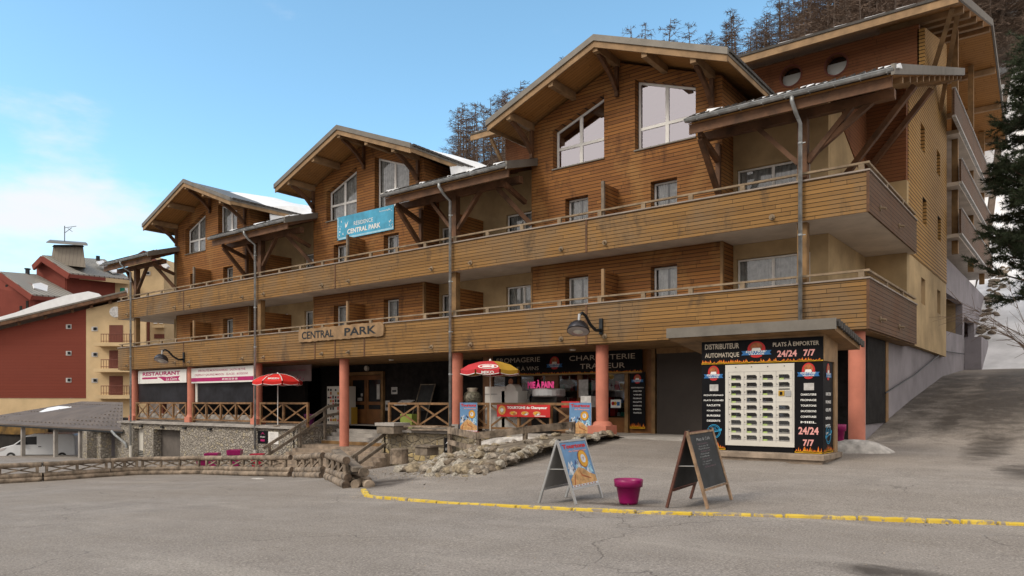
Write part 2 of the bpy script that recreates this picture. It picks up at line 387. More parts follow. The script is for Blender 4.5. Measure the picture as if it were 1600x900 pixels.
# ground: old asphalt with grain, patches, cracks, damp stains, a darker ramp
def ground_mat():
    m, t, b = newmat('old_asphalt'); k = NT(t); v = k.coord()
    fine = k.noise(v, 38, 4, .85); mid = k.noise(v, 1.1, 8, .65, .4); big = k.noise(v, .16, 6, .6, .6)
    trk = k.noise(k.coord((.16, 1.1, 1), rot=(0, 0, R(-14))), 1.2, 6, .6, .3)
    c = k.mix(k.ramp(mid, .35, .68), (.200, .178, .161), (.285, .256, .232))
    c = k.mix(k.ramp(big, .42, .62, 0, .7), c, (.225, .195, .168))
    c = k.mix(k.ramp(trk, .50, .66, 0, .45), c, (.185, .158, .134)); c = k.mix(k.ramp(trk, .44, .32, 0, .4), c, (.36, .325, .285))
    c = k.mix(k.ramp(fine, .52, .70, 0, .75), c, (.56, .51, .45)); c = k.mix(k.ramp(fine, .47, .34, 0, .8), c, (.09, .075, .064))
    # cracks
    nz = k.n('ShaderNodeTexNoise'); k.put(nz.inputs[0], v); nz.inputs['Scale'].default_value = .9; nz.inputs['Detail'].default_value = 6
    ad = k.n('ShaderNodeVectorMath', operation='MULTIPLY_ADD'); k.put(ad.inputs[0], nz.outputs['Color']); ad.inputs[1].default_value = (1.8,) * 3; k.put(ad.inputs[2], v)
    vd = k.n('ShaderNodeTexVoronoi', feature='DISTANCE_TO_EDGE'); k.put(vd.inputs['Vector'], ad.outputs[0]); vd.inputs['Scale'].default_value = .24
    cm = k.math('MULTIPLY', k.ramp(vd.outputs['Distance'], .0048, .0012), k.ramp(k.noise(v, .35, 3), .46, .56))
    c = k.mix(k.math('MULTIPLY', cm, .45), c, (.035, .03, .026))
    # damp and dirt: near the wall up the ramp, by the near right corner, by the log ends; the broad blobs only lower the ramp's tone
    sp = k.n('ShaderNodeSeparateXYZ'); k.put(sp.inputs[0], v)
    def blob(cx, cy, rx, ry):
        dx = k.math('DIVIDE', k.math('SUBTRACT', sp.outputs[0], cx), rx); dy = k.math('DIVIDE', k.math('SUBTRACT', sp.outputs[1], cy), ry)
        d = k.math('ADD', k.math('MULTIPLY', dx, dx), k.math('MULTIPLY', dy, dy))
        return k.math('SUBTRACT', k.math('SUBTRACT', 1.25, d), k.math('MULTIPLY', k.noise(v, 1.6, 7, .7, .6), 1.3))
    dark_wet = None
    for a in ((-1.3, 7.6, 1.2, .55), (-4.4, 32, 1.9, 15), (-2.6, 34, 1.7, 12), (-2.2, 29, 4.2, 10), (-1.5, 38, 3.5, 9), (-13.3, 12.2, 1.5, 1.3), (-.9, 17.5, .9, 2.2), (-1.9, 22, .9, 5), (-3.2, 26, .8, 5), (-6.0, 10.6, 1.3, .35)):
        x = k.ramp(blob(*a), .15, .6); dark_wet = x if dark_wet is None else k.math('MAXIMUM', dark_wet, x)
    c = k.mix(k.math('MULTIPLY', dark_wet, .90), c, (.052, .042, .034))
    k.put(b.inputs['Base Color'], c)
    k.put(b.inputs['Roughness'], k.ramp(dark_wet, 0, 1, .92, .62)); b.inputs['Specular IOR Level'].default_value = .3
    k.bump(k.math('ADD', k.math('MULTIPLY', fine, .6), k.math('SUBTRACT', mid, cm)), .6, .012, b)
    return m
M_ground = ground_mat()
def kerbmat():
    m, t, b = newmat('worn_yellow_paint'); k = NT(t); v = k.coord()
    f = k.noise(v, 6, 9, .72, .3)
    g = k.n('ShaderNodeNewGeometry'); s3 = k.n('ShaderNodeSeparateXYZ'); k.put(s3.inputs[0], g.outputs['Normal'])
    c = k.mix(k.ramp(k.noise(v, 2, 5), .35, .7), (.56, .38, .02), (.68, .50, .085)); c = k.mix(k.ramp(f, .51, .57), c, (.26, .225, .19)); c = k.mix(k.ramp(k.noise(v, 1.3, 8, .7), .55, .7, 0, .6), c, (.30, .22, .11))
    k.put(b.inputs['Base Color'], c); b.inputs['Roughness'].default_value = .8; k.bump(f, .5, .01, b); return m
M_kerb = kerbmat()
def hillmat():
    m, t, b = newmat('brown_hillside'); k = NT(t); v = k.coord()
    c = k.mix(k.ramp(k.noise(v, .35, 8, .7), .35, .65), (.10, .072, .055), (.20, .155, .125))
    c = k.mix(k.ramp(k.noise(v, .22, 7, .7, .6), .56, .62), c, (.55, .57, .6))
    k.put(b.inputs['Base Color'], c); b.inputs['Roughness'].default_value = .95; return m
M_hill = hillmat()

# ================================================================== ground
SX = [-400, -80, -60, -46, -34.7, -31, -28, -20, -16, -12, -8, -4, 0, 400]; SZ = [-3, -2.6, -2.2, -1.85, -1.6, -1.45, -1.33, -.85, -.62, -.40, -.14, 0, 0, 0]
TX = [-400, -80, -60, -46, -24, -21, -18, -15, -12.7, 400]; TZ = [-3, -2.6, -2.2, -1.85, -1.28, -1.05, -.35, .25, .42, .42]
RY = [0, 20.5, 22.6, 26.5, 30.2, 36.8, 44, 50, 400]; RZ = [.36, .36, .5, 1.19, 1.76, 2.68, 3.2, 3.3, 3.4]
def ground(x, y):
    s_ = float(np.interp(x, SX, SZ)); T = float(np.interp(x, TX, TZ))
    if y > 20.5:
        if x > -5.2: return float(np.interp(y, RY, RZ)) + .06 * min(max(y - 20.5, 0) / 2, 1) * 0
        return min(T, float(np.interp(x, [-60, -30, -12, -5.4], [-2.2, -1.6, .3, .3])))
    y0 = float(np.interp(x, [-60, -24, -12, 0], [15, 14, 10.5, 11.5])); t = min(max((y - y0) / (20.5 - y0), 0), 1)
    return s_ + (T if x < -5.2 else (.36)) * t - s_ * t
def G(px, py):                        # where a view ray meets the ground
    a, b, c = ray(px, py); d = 3
    while d < 90:
        if EYE + c * d < ground(a * d, b * d): break
        d += .02
    return Vector((a * d, b * d, ground(a * d, b * d)))
xs = [-400, -300, -200, -150, -120, -100, -85, -72] + [-62 + .5 * i for i in range(107)] + [-8.5 + .35 * i for i in range(9)] + [-5.35, -5.2, -5.05, -4.8, -4.4] + [-4 + .5 * i for i in range(36)] + [16, 20, 30, 60, 120, 250, 400]
ys = [-200, -100, -50, -25, -12] + [-6 + .5 * i for i in range(104)] + [47, 50, 60, 80, 120, 200, 400]
g = MB(); nx = len(xs)
for y in ys:
    for x in xs:
        z = ground(x, y)
        if -60 < x < 14 and -6 < y < 46: z += .018 * mnoise.noise((x * .5, y * .5, 0)) + .008 * mnoise.noise((x * 2, y * 2, 3))
        g.v.append((x, y, z))
for j in range(len(ys) - 1):
    for i in range(nx - 1): g.f.append((j*nx + i, j*nx + i + 1, (j+1)*nx + i + 1, (j+1)*nx + i)); g.m.append(0)
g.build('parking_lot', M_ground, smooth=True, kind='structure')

def sheet(name, xs_, ys_, zf, mat, kind='structure'):
    s_ = MB(); n_ = len(xs_)
    for y in ys_:
        for x in xs_: s_.v.append((x, y, zf(x, y)))
    for j in range(len(ys_) - 1):
        for i in range(n_ - 1): s_.f.append((j*n_ + i, j*n_ + i + 1, (j+1)*n_ + i + 1, (j+1)*n_ + i)); s_.m.append(0)
    return s_.build(name, mat, smooth=True, kind=kind)
def hillz(x, y):
    g_ = float(np.interp(x, [-400, -217, -157, -111, -98, -59, -42, -20, 40], [22, 31, 35, 41, 44, 46, 46, 55, 62]))
    t = (y - 46) / 64
    return -4 + (g_ + 4) * max(0, t) ** 1.0 + 1.2 * mnoise.noise((x * .05, y * .05, 1)) + .4 * mnoise.noise((x * .2, y * .2, 5))
sheet('hillside', [-400, -340, -280] + [-240 + 4 * i for i in range(78)], [46 + 3 * i for i in range(30)] + [140, 150, 180, 240], lambda x, y: hillz(x, min(y, 134)) if y < 135 else hillz(x, 134) - (y - 134) * .3, M_hill)
def snowz(x, y):
    base = 3.12 + max(0, y - 44) * .50 + (x + 3) * .03
    base = max(base, hillz(x, y) + .5) if y > 52 else base
    return base + .5 * mnoise.noise((x * .12, y * .12, 2)) * min(1, (y - 43) / 5) + .12 * mnoise.noise((x * .7, y * .7, 4)) * min(1, (y - 43) / 2)
M_slope = plain('old_slope_snow', (.76, .76, .78), .8, .14, .6, .6, bscale=5)
sheet('snow_slope', [-5.5 + .6 * i for i in range(50)], [43.3 + .6 * i for i in range(70)], lambda x, y: snowz(x, y) if y > 44.2 else 3.0 + (y - 43.3) * .12, M_slope)

sheet('snow_field', [-30 + .8 * i for i in range(31)], [52 + .8 * i for i in range(41)], lambda x, y: hillz(x, y) + .45 * min(1, (x + 30) / 6) * min(1, (84 - y) / 4) + .15 * mnoise.noise((x * .6, y * .6, 4)), M_slope)

# unseen hillside added behind the camera to darken reflections in the window panes
q_ = [(-190, 20), (-180, -60), (-120, -130), (-20, -160), (80, -140), (150, -70), (170, 10)]
fm = MB(); nn_ = 60; rows = 8
for j in range(rows + 1):
    for i in range(nn_ + 1):
        t_ = i / nn_ * (len(q_) - 1); a_ = min(int(t_), len(q_) - 2); f_ = t_ - a_; x = q_[a_][0] * (1 - f_) + q_[a_ + 1][0] * f_; y = q_[a_][1] * (1 - f_) + q_[a_ + 1][1] * f_; k_ = 1 + .9 * j / rows
        fm.v.append((x * k_, y * k_, -3 + (52 + 9 * mnoise.noise((x * .02, y * .02, 7))) * (j / rows) ** .9 + 2.5 * mnoise.noise((x * .09, y * .09, j))))
for j in range(rows):
    for i in range(nn_): fm.f.append((j*(nn_+1)+i, j*(nn_+1)+i+1, (j+1)*(nn_+1)+i+1, (j+1)*(nn_+1)+i)); fm.m.append(0)
fm.build('added_hillside', M_hill, smooth=True, kind='structure')

# kerb of yellow painted stones
kp = [(568, 767), (576, 778), (640, 783), (700, 788), (800, 793), (900, 798), (1000, 802), (1100, 805), (1200, 808), (1300, 811), (1400, 815), (1500, 818), (1600, 821), (1700, 825)]
kpt = [G(*p) for p in kp]; kb = MB(); carry = 0
dense = []
for a, b in zip(kpt, kpt[1:]):
    n_ = max(2, int((b - a).length / .05))
    for i in range(n_): dense.append(a.lerp(b, i / n_))
i = 0
while i < len(dense) - 6:
    L = rnd.choice([8, 12, 16, 18, 20, 24]); j = min(len(dense) - 1, i + L); a, b = dense[i], dense[j]
    if (b - a).length > .15:
        d_ = (b - a).normalized(); a2 = a + d_ * rnd.uniform(.004, .012); b2 = b - d_ * rnd.uniform(.004, .012)
        o_ = Vector((0, 0, rnd.uniform(.005, .015))); nrm = Vector((-d_.y, d_.x, 0)); jz = rnd.uniform(-.01, .012)
        w0, w1, t0 = .070, .054, .046
        P0 = [a2 - nrm * w0, b2 - nrm * w0, b2 + nrm * w0, a2 + nrm * w0]; P1 = [a2 - nrm * w1, b2 - nrm * w1, b2 + nrm * w1, a2 + nrm * w1]
        kb.hexa([p - Vector((0, 0, .1)) for p in P0] + [p + Vector((0, 0, t0 + jz)) + d_ * (.012 if q in (0, 3) else -.012) for q, p in enumerate(P1)])
    i = j
bevel(kb.build('kerb', M_kerb, kind='structure'), .012, 2)

# ================================================================== the apartment building
B = thing('apartment_building', 'long three-gabled wooden apartment building with two boarded balcony floors on salmon columns', 'building', (-25, 21, 0))
ZT = .45                                  # terrace floor
FL, FU = 3.85, 6.72                       # balcony floors
MODS = [-16.1, -28.85, -41.4]             # left corner of each cladded bay
BW = 7.26; X0, X1 = -46.2, -4.45; YP = 20.9; YB = 22.0; YR = 22.9
def roofz(y): return 9.78 + .352 * (y - 20.4)
# floors and slabs
m = MB()
m.box((X0 + .05, YP + .08, 6.535), (X1 - .06, 27.9, 6.72)); m.box((X0 + .05, YP + .08, 3.56), (X1 - .06, 27.9, 3.85))
m.build('balcony_slab', M_soffc, B)
m = MB(); m.box((X0 + .05, YP + .1, 3.46), (X1 - .08, 27.9, 3.555)); m.build('soffit', M_post, B)
m = MB(); m.box((-45.8, 20.95, .2), (-28.8, 30, ZT)); m.box((-22.75, 20.95, .1), (-4.95, 30, ZT)); m.box((-28.8, 23.4, .1), (-22.75, 30, ZT)); m.build('terrace_floor', M_conc, B)

# ---- cladded bays: one wall per storey with recessed door-windows, upper wall runs up into the gable
AP = 3.6                                   # apex offset from the bay's left corner
def gable_edge(x, x0):                     # underside height of the gable roof over x
    return 13.02 - .385 * abs(x - (x0 + AP))
def window(parent, rect, y, name='window', curtain=True, fw=.055, refl=False, transom=None, mull=None, top=None, cm=None, part=.5):
    """white framed window in the XZ plane at depth y; rect = (x0, x1, z0, z1); top = (zleft, zright) for a slanted head"""
    x0, x1, z0, z1 = rect; zl, zr = top or (z1, z1)
    zt = lambda x: zl + (zr - zl) * (x - x0) / (x1 - x0)
    f = MB(); D = Vector((0, .06, 0))
    def quad(a, b, c, d): f.prism([Vector((a[0], y, a[1])), Vector((b[0], y, b[1])), Vector((c[0], y, c[1])), Vector((d[0], y, d[1]))], D)
    quad((x0, z0), (x0 + fw, z0), (x0 + fw, zt(x0 + fw)), (x0, zl)); quad((x1 - fw, z0), (x1, z0), (x1, zr), (x1 - fw, zt(x1 - fw)))
    quad((x0 + fw, z0), (x1 - fw, z0), (x1 - fw, z0 + fw), (x0 + fw, z0 + fw)); quad((x0 + fw, zt(x0 + fw) - fw), (x1 - fw, zt(x1 - fw) - fw), (x1 - fw, zt(x1 - fw)), (x0 + fw, zt(x0 + fw)))
    if transom: quad((x0 + fw, transom), (x1 - fw, transom), (x1 - fw, transom + fw * 1.3), (x0 + fw, transom + fw * 1.3))
    if mull:
        lo = z0 + fw; hi = zt(mull) - fw
        if transom: quad((mull - fw * .8, lo), (mull + fw * .8, lo), (mull + fw * .8, transom), (mull - fw * .8, transom)); lo = transom + fw * 1.3
        quad((mull - fw * .8, lo), (mull + fw * .8, lo), (mull + fw * .8, hi), (mull - fw * .8, hi))
    fo = f.build(name, M_white, parent)
    MB().face([(x0 + .01, y + .03, z0 + .01), (x1 - .01, y + .03, z0 + .01), (x1 - .01, y + .03, zr - .01), (x0 + .01, y + .03, zl - .01)]).build('pane', M_glassr if refl else M_glass, fo)
    if curtain:
        c = MB(); n_ = int((x1 - x0) / .035); spans = [(x0 + .05, x0 + .05 + (x1 - x0 - .1) * part)] if part < 1 and not mull else [(x0 + .05, x1 - .05)]
        if part > .5 and part < 1: spans = [(x0 + .05, x0 + .05 + (x1 - x0) * .42), (x1 - .05 - (x1 - x0) * .40, x1 - .05)]
        ph = rnd.uniform(0, 6)
        for xa, xb in spans:
            n_ = max(4, int((xb - xa) / .03)); pr = None
            for i in range(n_ + 1):
                x = xa + (xb - xa) * i / n_; yy = y + .12 + .025 * math.sin(x * 46 + ph) + .012 * math.sin(x * 97 + ph * 2)
                q = ((x, yy, z0 + .03), (x, yy, zt(x) - .04))
                if pr: c.face([pr[0], q[0], q[1], pr[1]])
                pr = q
        c.build('curtain', cm or M_curt, fo, smooth=True)
    return fo
for k, x0 in enumerate(MODS):
    x1 = x0 + BW; O = (x0, YB, 0); U = (1, 0, 0); Wv = (0, 0, 1)
    o1, o2 = (1.48, 2.43), (4.83, 5.76)
    def op(a, b, c, d): return [(a, c), (b, c), (b, d), (a, d)]
    # lower storey
    MB().wall([(0, FL), (BW, FL), (BW, 6.53), (0, 6.53)], [op(*o1, FL + .05, 6.0), op(*o2, FL + .05, 6.0)], O, U, Wv, (0, .34, 0)).build('bay_cladding', M_bay, B)
    wa = [(.95, 9.93), (3.07, 9.93), (3.07, 12.10), (.95, 11.30)]; wb = [(4.25, 9.93), (6.39, 9.93), (6.39, 11.53), (4.25, 12.28)]
    if k == 2: wb = [(4.35, 10.55), (6.15, 10.55), (6.15, 11.6), (4.35, 12.2)]
    up = [(0, FU), (BW, FU), (BW, gable_edge(x1, x0)), (AP, gable_edge(x0 + AP, x0)), (0, gable_edge(x0, x0))]
    MB().wall(up, [op(*o1, FU + .05, 8.78), op(*o2, FU + .05, 8.78), wa, wb], O, U, Wv, (0, .34, 0)).build('bay_cladding', M_bay, B)
    # returns of the bay
    c = MB(); c.box((x1 - .02, YB + .262, FL), (x1 + .001, YR + .2, 6.53)); c.box((x1 - .02, YB + .262, FU), (x1 + .001, 30, gable_edge(x1, x0) - .02))
    c.box((x0 - .001, YB + .262, FL), (x0 + .02, YR + .2, 6.53)); c.box((x0 - .001, YB + .262, FU), (x0 + .02, 30, gable_edge(x0, x0) - .02)); c.build('bay_return', M_bay, B)
    # corner boards
    c = MB(); c.box((x1 - .06, YB - .025, FL), (x1 + .02, YB + .1, 6.52)); c.box((x0 - .02, YB - .025, FL), (x0 + .05, YB + .1, 6.52)); c.build('corner_board', M_post, B)
    if k == 0: ctypes = [None, None]
    for (a, b) in (o1, o2):
        for (zf, zt_) in ((FL, 6.0), (FU, 8.78)):
            window(B, (x0 + a + .01, x0 + b - .01, zf + .06, zt_ - .02), YB + .26, 'balcony_door', part=.9)
    # gable windows, set back in their reveals
    t_a = 10.62
    zt1 = lambda x: 11.30 + (12.10 - 11.30) * (x - .95) / 2.12
    w1 = window(B, (x0 + .97, x0 + 3.05, 9.95, 12.1), YB + .24, 'gable_window', refl=(k == 0), curtain=(k != 0), transom=t_a, mull=x0 + 2.0, top=(zt1(.97), zt1(3.05)), fw=.075, part=1)
    zt2 = lambda x: wb[3][1] + (wb[2][1] - wb[3][1]) * (x - wb[3][0]) / (wb[2][0] - wb[3][0])
    w2 = window(B, (x0 + wb[0][0] + .02, x0 + wb[1][0] - .02, wb[0][1] + .02, 12.2), YB + .24, 'gable_window', refl=(k == 0), curtain=(k != 0), transom=(t_a if k < 2 else None), mull=x0 + 5.3, top=(zt2(wb[0][0] + .02), zt2(wb[1][0] - .02)), fw=.075, part=1)
    for wx, (a_, b_) in ((w1, (1.15, 3.05)), (w2, (wb[0][0] + .22, wb[1][0]))):
        if k == 0:
            MB().box((x0 + a_ + .1, YB + .5, 9.98), (x0 + b_ - .1, YB + .52, 11.0)).build('dark_backing', M_dark, wx)  # dark sheet behind the pane, in place of an unlit room
    s_ = MB(); s_.box((x0 + .93, YB - .05, 9.885), (x0 + 3.09, YB + .14, 9.925)); s_.box((x0 + wb[0][0] - .02, YB - .05, wb[0][1] - .045), (x0 + wb[1][0] + .02, YB + .14, wb[0][1] - .005)); s_.build('window_sill', M_flash, B)
    # small screens splitting the balcony in front of the bay
    for zf in (FL, FU):
        d_ = MB()
        d_.box((x0 + AP - .02, YP + .14, zf + .05), (x0 + AP + .02, YB - .01, zf + 2.02)); e = d_.build('privacy_screen', M_bay, B)
        MB().box((x0 + AP - .05, YP + .1, zf), (x0 + AP + .05, YP + .19, zf + 2.08)).build('screen_post', M_greyw if zf == FU else M_beaml, e)
# ---- recessed rendered walls between the bays, sliding doors
RW = [(-46.1, MODS[2], -45.3), (MODS[2] + BW, MODS[1], None), (MODS[1] + BW, MODS[0], None), (MODS[0] + BW, -5.975, None)]
for i, (xa, xb, _) in enumerate(RW):
    if i == 0: xa = -43.4
    for (zf, zt_, zc) in ((FL, 6.08, 6.53), (FU, 8.9, None)):
        holes = []; wins = []
        if i > 0:
            wd = 1.95 if i < 3 else 2.35
            h_ = (xa + .1, xa + .1 + wd - .1 * (i == 3))
            holes.append(h_); wins.append(h_)
        if i < 3: h_ = (xb - 1.9 if i else xb - 1.2, xb - .25); holes.append(h_); wins.append(h_)
        top = [(xb, zc), (xa, zc)] if zc else [(xb, roofz(YR) - .12), (xa, roofz(YR) - .12)]
        MB().wall([(xa, zf), (xb, zf)] + top, [[(a, zf + .06), (b, zf + .06), (b, zt_), (a, zt_)] for a, b in holes], (0, YR, 0), (1, 0, 0), (0, 0, 1), (0, .2, 0)).build('recess_wall', M_beige, B)
        for a, b in wins:
            window(B, (a + .02, b - .02, zf + .08, zt_ - .02), YR + .1, 'sliding_door', mull=(a + b) / 2, part=1)
    if 0 < i < 3:   # timber partition by the post
        xp = (-19.2, -31.85)[2 - i]
    else: xp = None
    if xp:
        for zf in (FL, FU): MB().box((xp - .04, YP + .4, zf + .05), (xp + .04, YR, zf + 2.12)).build('partition', M_bay, B)
# interior darkness: the rooms' back walls
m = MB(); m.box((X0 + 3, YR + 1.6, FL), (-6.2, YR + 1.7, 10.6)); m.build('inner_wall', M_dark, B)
# left end wall of the upper floors (render)
m = MB(); m.box((-43.6, YR + .21, FL), (-43.4, 36, 6.53)); m.box((-43.6, YR + .21, FU), (-43.4, 36, 10.5)); m.build('end_wall', M_beige, B)
# right corner loggia walls
m = MB()
for (za, zb) in ((FL, 6.53), (FU, 11.9)):
    m.prism([(-6.17, YR + .205, za), (-6.17, 27.5, za), (-6.17, 27.5, zb if zb < 7 else 11.9), (-6.17, YR + .205, zb if zb < 7 else 10.25)], (.2, 0, 0)) 
m.build('loggia_wall', M_beige, B)
m = MB(); m.box((-6.17, 27.5, FL), (-4.7, 27.8, 6.53)); m.box((-6.17, 27.5, FU), (-4.7, 27.8, 8.95)); m.build('loggia_wall', M_beige, B)
m = MB(); m.box((-6.17, 27.5, 8.95), (-4.72, 27.79, 12.0)); m.prism([(-5.968, 24.4, 8.9 + 1.2), (-5.968, 27.5, 8.9), (-5.968, 27.5, 12), (-5.968, 24.4, 10.9)], (.03, 0, 0)); m.build('loggia_cladding', M_red, B)
# shingled side wall above, rendered side wall below
sw = [[(y, z), (y + .85, z), (y + .85, z + .95), (y, z + .95)] for y, z in ((30.1, 10.72), (33.75, 10.72), (30.5, 8.1), (33.95, 8.1))]
top = [(27.8, 6.6), (36.4, 6.6), (36.4, roofz(36.4) - .1 + 1.5), (31.0, 15.4), (31.0, roofz(31) - .25), (27.8, roofz(27.8) - .25)]
MB().wall([(y, z) for y, z in top], sw, (-4.7, 0, 0), (0, 1, 0), (0, 0, 1), (-.25, 0, 0)).build('side_cladding', M_shing, B)
lw = [[(y, z), (y + .85, z), (y + .85, z + .95), (y, z + .95)] for y, z in ((30.35, 5.15), (34.0, 5.15))]
MB().wall([(27.8, 3.55), (36.4, 3.5), (36.4, 6.6), (27.8, 6.6)], lw, (-4.72, 0, 0), (0, 1, 0), (0, 0, 1), (-.25, 0, 0)).build('side_wall', M_beige, B)
m = MB()
for (y, z) in ((30.1, 10.72), (33.75, 10.72), (30.5, 8.1), (33.95, 8.1), (30.35, 5.15), (34.0, 5.15)): m.box((-4.98, y - .05, z - .05), (-4.94, y + .9, z + 1))
m.build('side_window', M_brsh, B)
# lilac plinth wall along the ramp
MB().wall([(22.6, .3), (36.4, 2.4), (50.2, 3.0), (58, 5.5), (58, 8.0), (36.41, 7.98), (36.41, 3.52), (27.8, 3.53), (27.8, 3.45), (22.6, 3.45)],
          [[(37.2, 4.7), (43.3, 4.9), (43.3, 6.5), (37.2, 6.4)], [(43.9, 3.5), (48.2, 3.6), (48.2, 5.9), (43.9, 5.9)]], (-4.9, 0, 0), (0, 1, 0), (0, 0, 1), (-.3, 0, 0)).build('plinth_wall', M_lilac, B)
m = MB(); m.box((-7, 43.31, 3), (-5.2, 43.88, 6.8)); m.box((-7, 36.6, 4.6), (-6.9, 44, 6.6)); m.box((-5.2, 43.35, 4.9), (-4.92, 43.36, 6.45)); m.build('loggia_wall', M_beige, B)
m = MB(); m.box((-4.89, 43.9, 3.0), (-4.15, 47.2, 4.85)); m.box((-7, 49, 3), (-4.95, 50.1, 7)); m.build('entrance_wall', M_lilac, B)
MB().tube([(-4.78, 24.6, 1.85), (-4.78, 29.5, 2.55), (-4.78, 34.0, 3.35), (-4.78, 36.5, 3.75), (-4.78, 43, 3.95)], .025, 6).build('handrail', M_iron, B)
# stepped side balconies towards the back
m = MB(); m.box((-6.6, 36.42, 7.9), (-6.4, 50, 15.5)); m.build('rear_wall', M_red, B)
for (z, ya, yb, hp) in ((8.75, 36.5, 50.0, 1.0), (10.95, 36.5, 49.4, .92), (13.15, 34.5, 48.9, 1.05)):
    MB().box((-6.4, max(ya, 36.45), z - .18), (-4.26, yb, z - .02)).build('side_balcony_slab', M_soffc, B)
    MB().box((-4.25, ya, z - .02), (-4.18, yb, z + hp)).build('side_balcony_panel', M_panel_dk, B)
    c = MB(); c.box((-4.27, ya, z - .1), (-4.14, yb, z - .022)); c.box((-4.28, ya, z + hp + .002), (-4.14, yb, z + hp + .04)); c.build('side_balcony_trim', M_curt, B)
for y in (37.2, 42.8, 47.7): MB().box((-4.62, y, 8.0), (-4.38, y + .24, float(np.interp(y, [29.6, 40.9, 49.5], [15.4, 19.0, 15.7])) - .1)).build('side_post', M_post, B)

# ---- balcony panels, capping, rails
def balustrade(z0, z1, zr):
    c = MB(); c.box((X0, YP, z0), (X1, YP + .05, z1)); c.build('balcony_panel', M_panel, B)
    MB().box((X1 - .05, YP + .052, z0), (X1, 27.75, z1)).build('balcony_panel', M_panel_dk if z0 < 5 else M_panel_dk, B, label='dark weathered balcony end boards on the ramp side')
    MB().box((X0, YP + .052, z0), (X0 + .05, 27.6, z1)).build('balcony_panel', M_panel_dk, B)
    c = MB(); c.box((X0 - .03, YP - .04, z1 + .002), (X1 + .03, YP + .12, z1 + .045)); c.box((X1 - .1, YP + .12, z1 + .002), (X1 + .03, 27.78, z1 + .045)); c.build('capping', M_cap, B)
    c = MB(); c.bar((X0, YP + .08, zr), (X1, YP + .08, zr), .09, .055); c.bar((X1 - .06, YP + .12, zr), (X1 - .06, 27.78, zr), .09, .055); c.build('handrail', M_rail, B)
    n_ = 26; c = MB()
    for i in range(n_ + 1):
        x = X0 + .3 + (X1 - X0 - .5) * i / n_; c.box((x - .07, YP + .04, z1 + .046), (x + .07, YP + .12, zr - .028))
    for y in (23.3, 25.6): c.box((X1 - .1, y - .06, z1 + .046), (X1 - .02, y + .06, zr - .028))
    c.build('rail_block', M_rail, B)
    # joint battens
    c = MB()
    for x in (-13.05, -25.9, -38.6) + ((-24.0, -27.3) if z0 < 5 else ()): c.box((x - .035, YP - .018, z0), (x + .035, YP, z1 - .001))
    c.box((X1 - .06, YP - .015, z0), (X1 + .012, YP, z1 - .001)); c.build('joint_batten', M_beam, B)
    # round water spouts with a short pipe
    for x in (-14.05, -12.35, -6.95, -20.1, -18.1, -26.8, -25.0, -33.0, -31.2, -39.5, -38.0, -45.0):
        q = MB(); zc = z0 + .22; q.tube([(x, YP - .004, zc), (x, YP - .03, zc)], .085, 12); q.tube([(x, YP - .03, zc), (x + .03, YP - .17, zc - .03)], .035, 8); q.build('water_spout', M_rail, B)
    for y in (22.2, 24.8):
        q = MB(); zc = z0 + .35; q.tube([(X1 + .004, y, zc), (X1 + .03, y, zc)], .085, 12); q.tube([(X1 + .03, y, zc), (X1 + .16, y, zc - .03)], .035, 8); q.build('water_spout', M_rail, B)
balustrade(3.49, 4.79, 5.02); balustrade(6.53, 7.59, 7.83)

# ---- columns and posts
def column(x, y, zb, base=True, r=.21):
    big = x == -12.75; e = .36 if big else .27; hb = .42 if big else .30
    q = MB(); q.lathe((x, y, 0), [(r, zb), (r, 3.46)], 28); o = q.build('column', M_salmon, B, smooth=True)
    if base: 
        q = MB(); bz = zb; q.box((x - e, y - e, bz), (x + e, y + e, bz + hb)); q.lathe((x, y, bz + hb), [(e, 0), (e * .85, .10), (.22, .14)], 24); bevel(q.build('column_base', M_salmon, o), .02)
M_salmon = M_pink
for x, zb, bs in ((-4.86, .45, False), (-12.75, .38, True), (-19.2, .45, False), (-25.9, -.38, False), (-32.45, .45, True), (-38.7, .45, True), (-45.1, .45, True)): column(x, 21.4, zb, bs)
for x in (-45.3,): column(x, 23.2, .45, True)
MB().box((-19.42, 21.18, .45), (-18.98, 21.62, .72)).build('column_base', M_conc, B)
for x in (-6.2, -19.15, -31.9, -44.5):
    MB().box((x - .13, YP + .2, FL), (x + .13, YP + .45, 6.53)).build('balcony_post', M_post, B)
    MB().box((x - .13, YP + .2, FU), (x + .13, YP + .45, 9.5)).build('balcony_post', M_beam, B)
    c = MB()   # braces up to the eave beam
    c.bar((x - .12, YP + .32, 8.2), (x - 1.35, YP + .32, 9.55), .13, .16, (0, 1, 0)); c.bar((x + .12, YP + .32, 8.2), (x + 1.35, YP + .32, 9.55), .13, .16, (0, 1, 0))
    c.build('brace', M_beam, B)

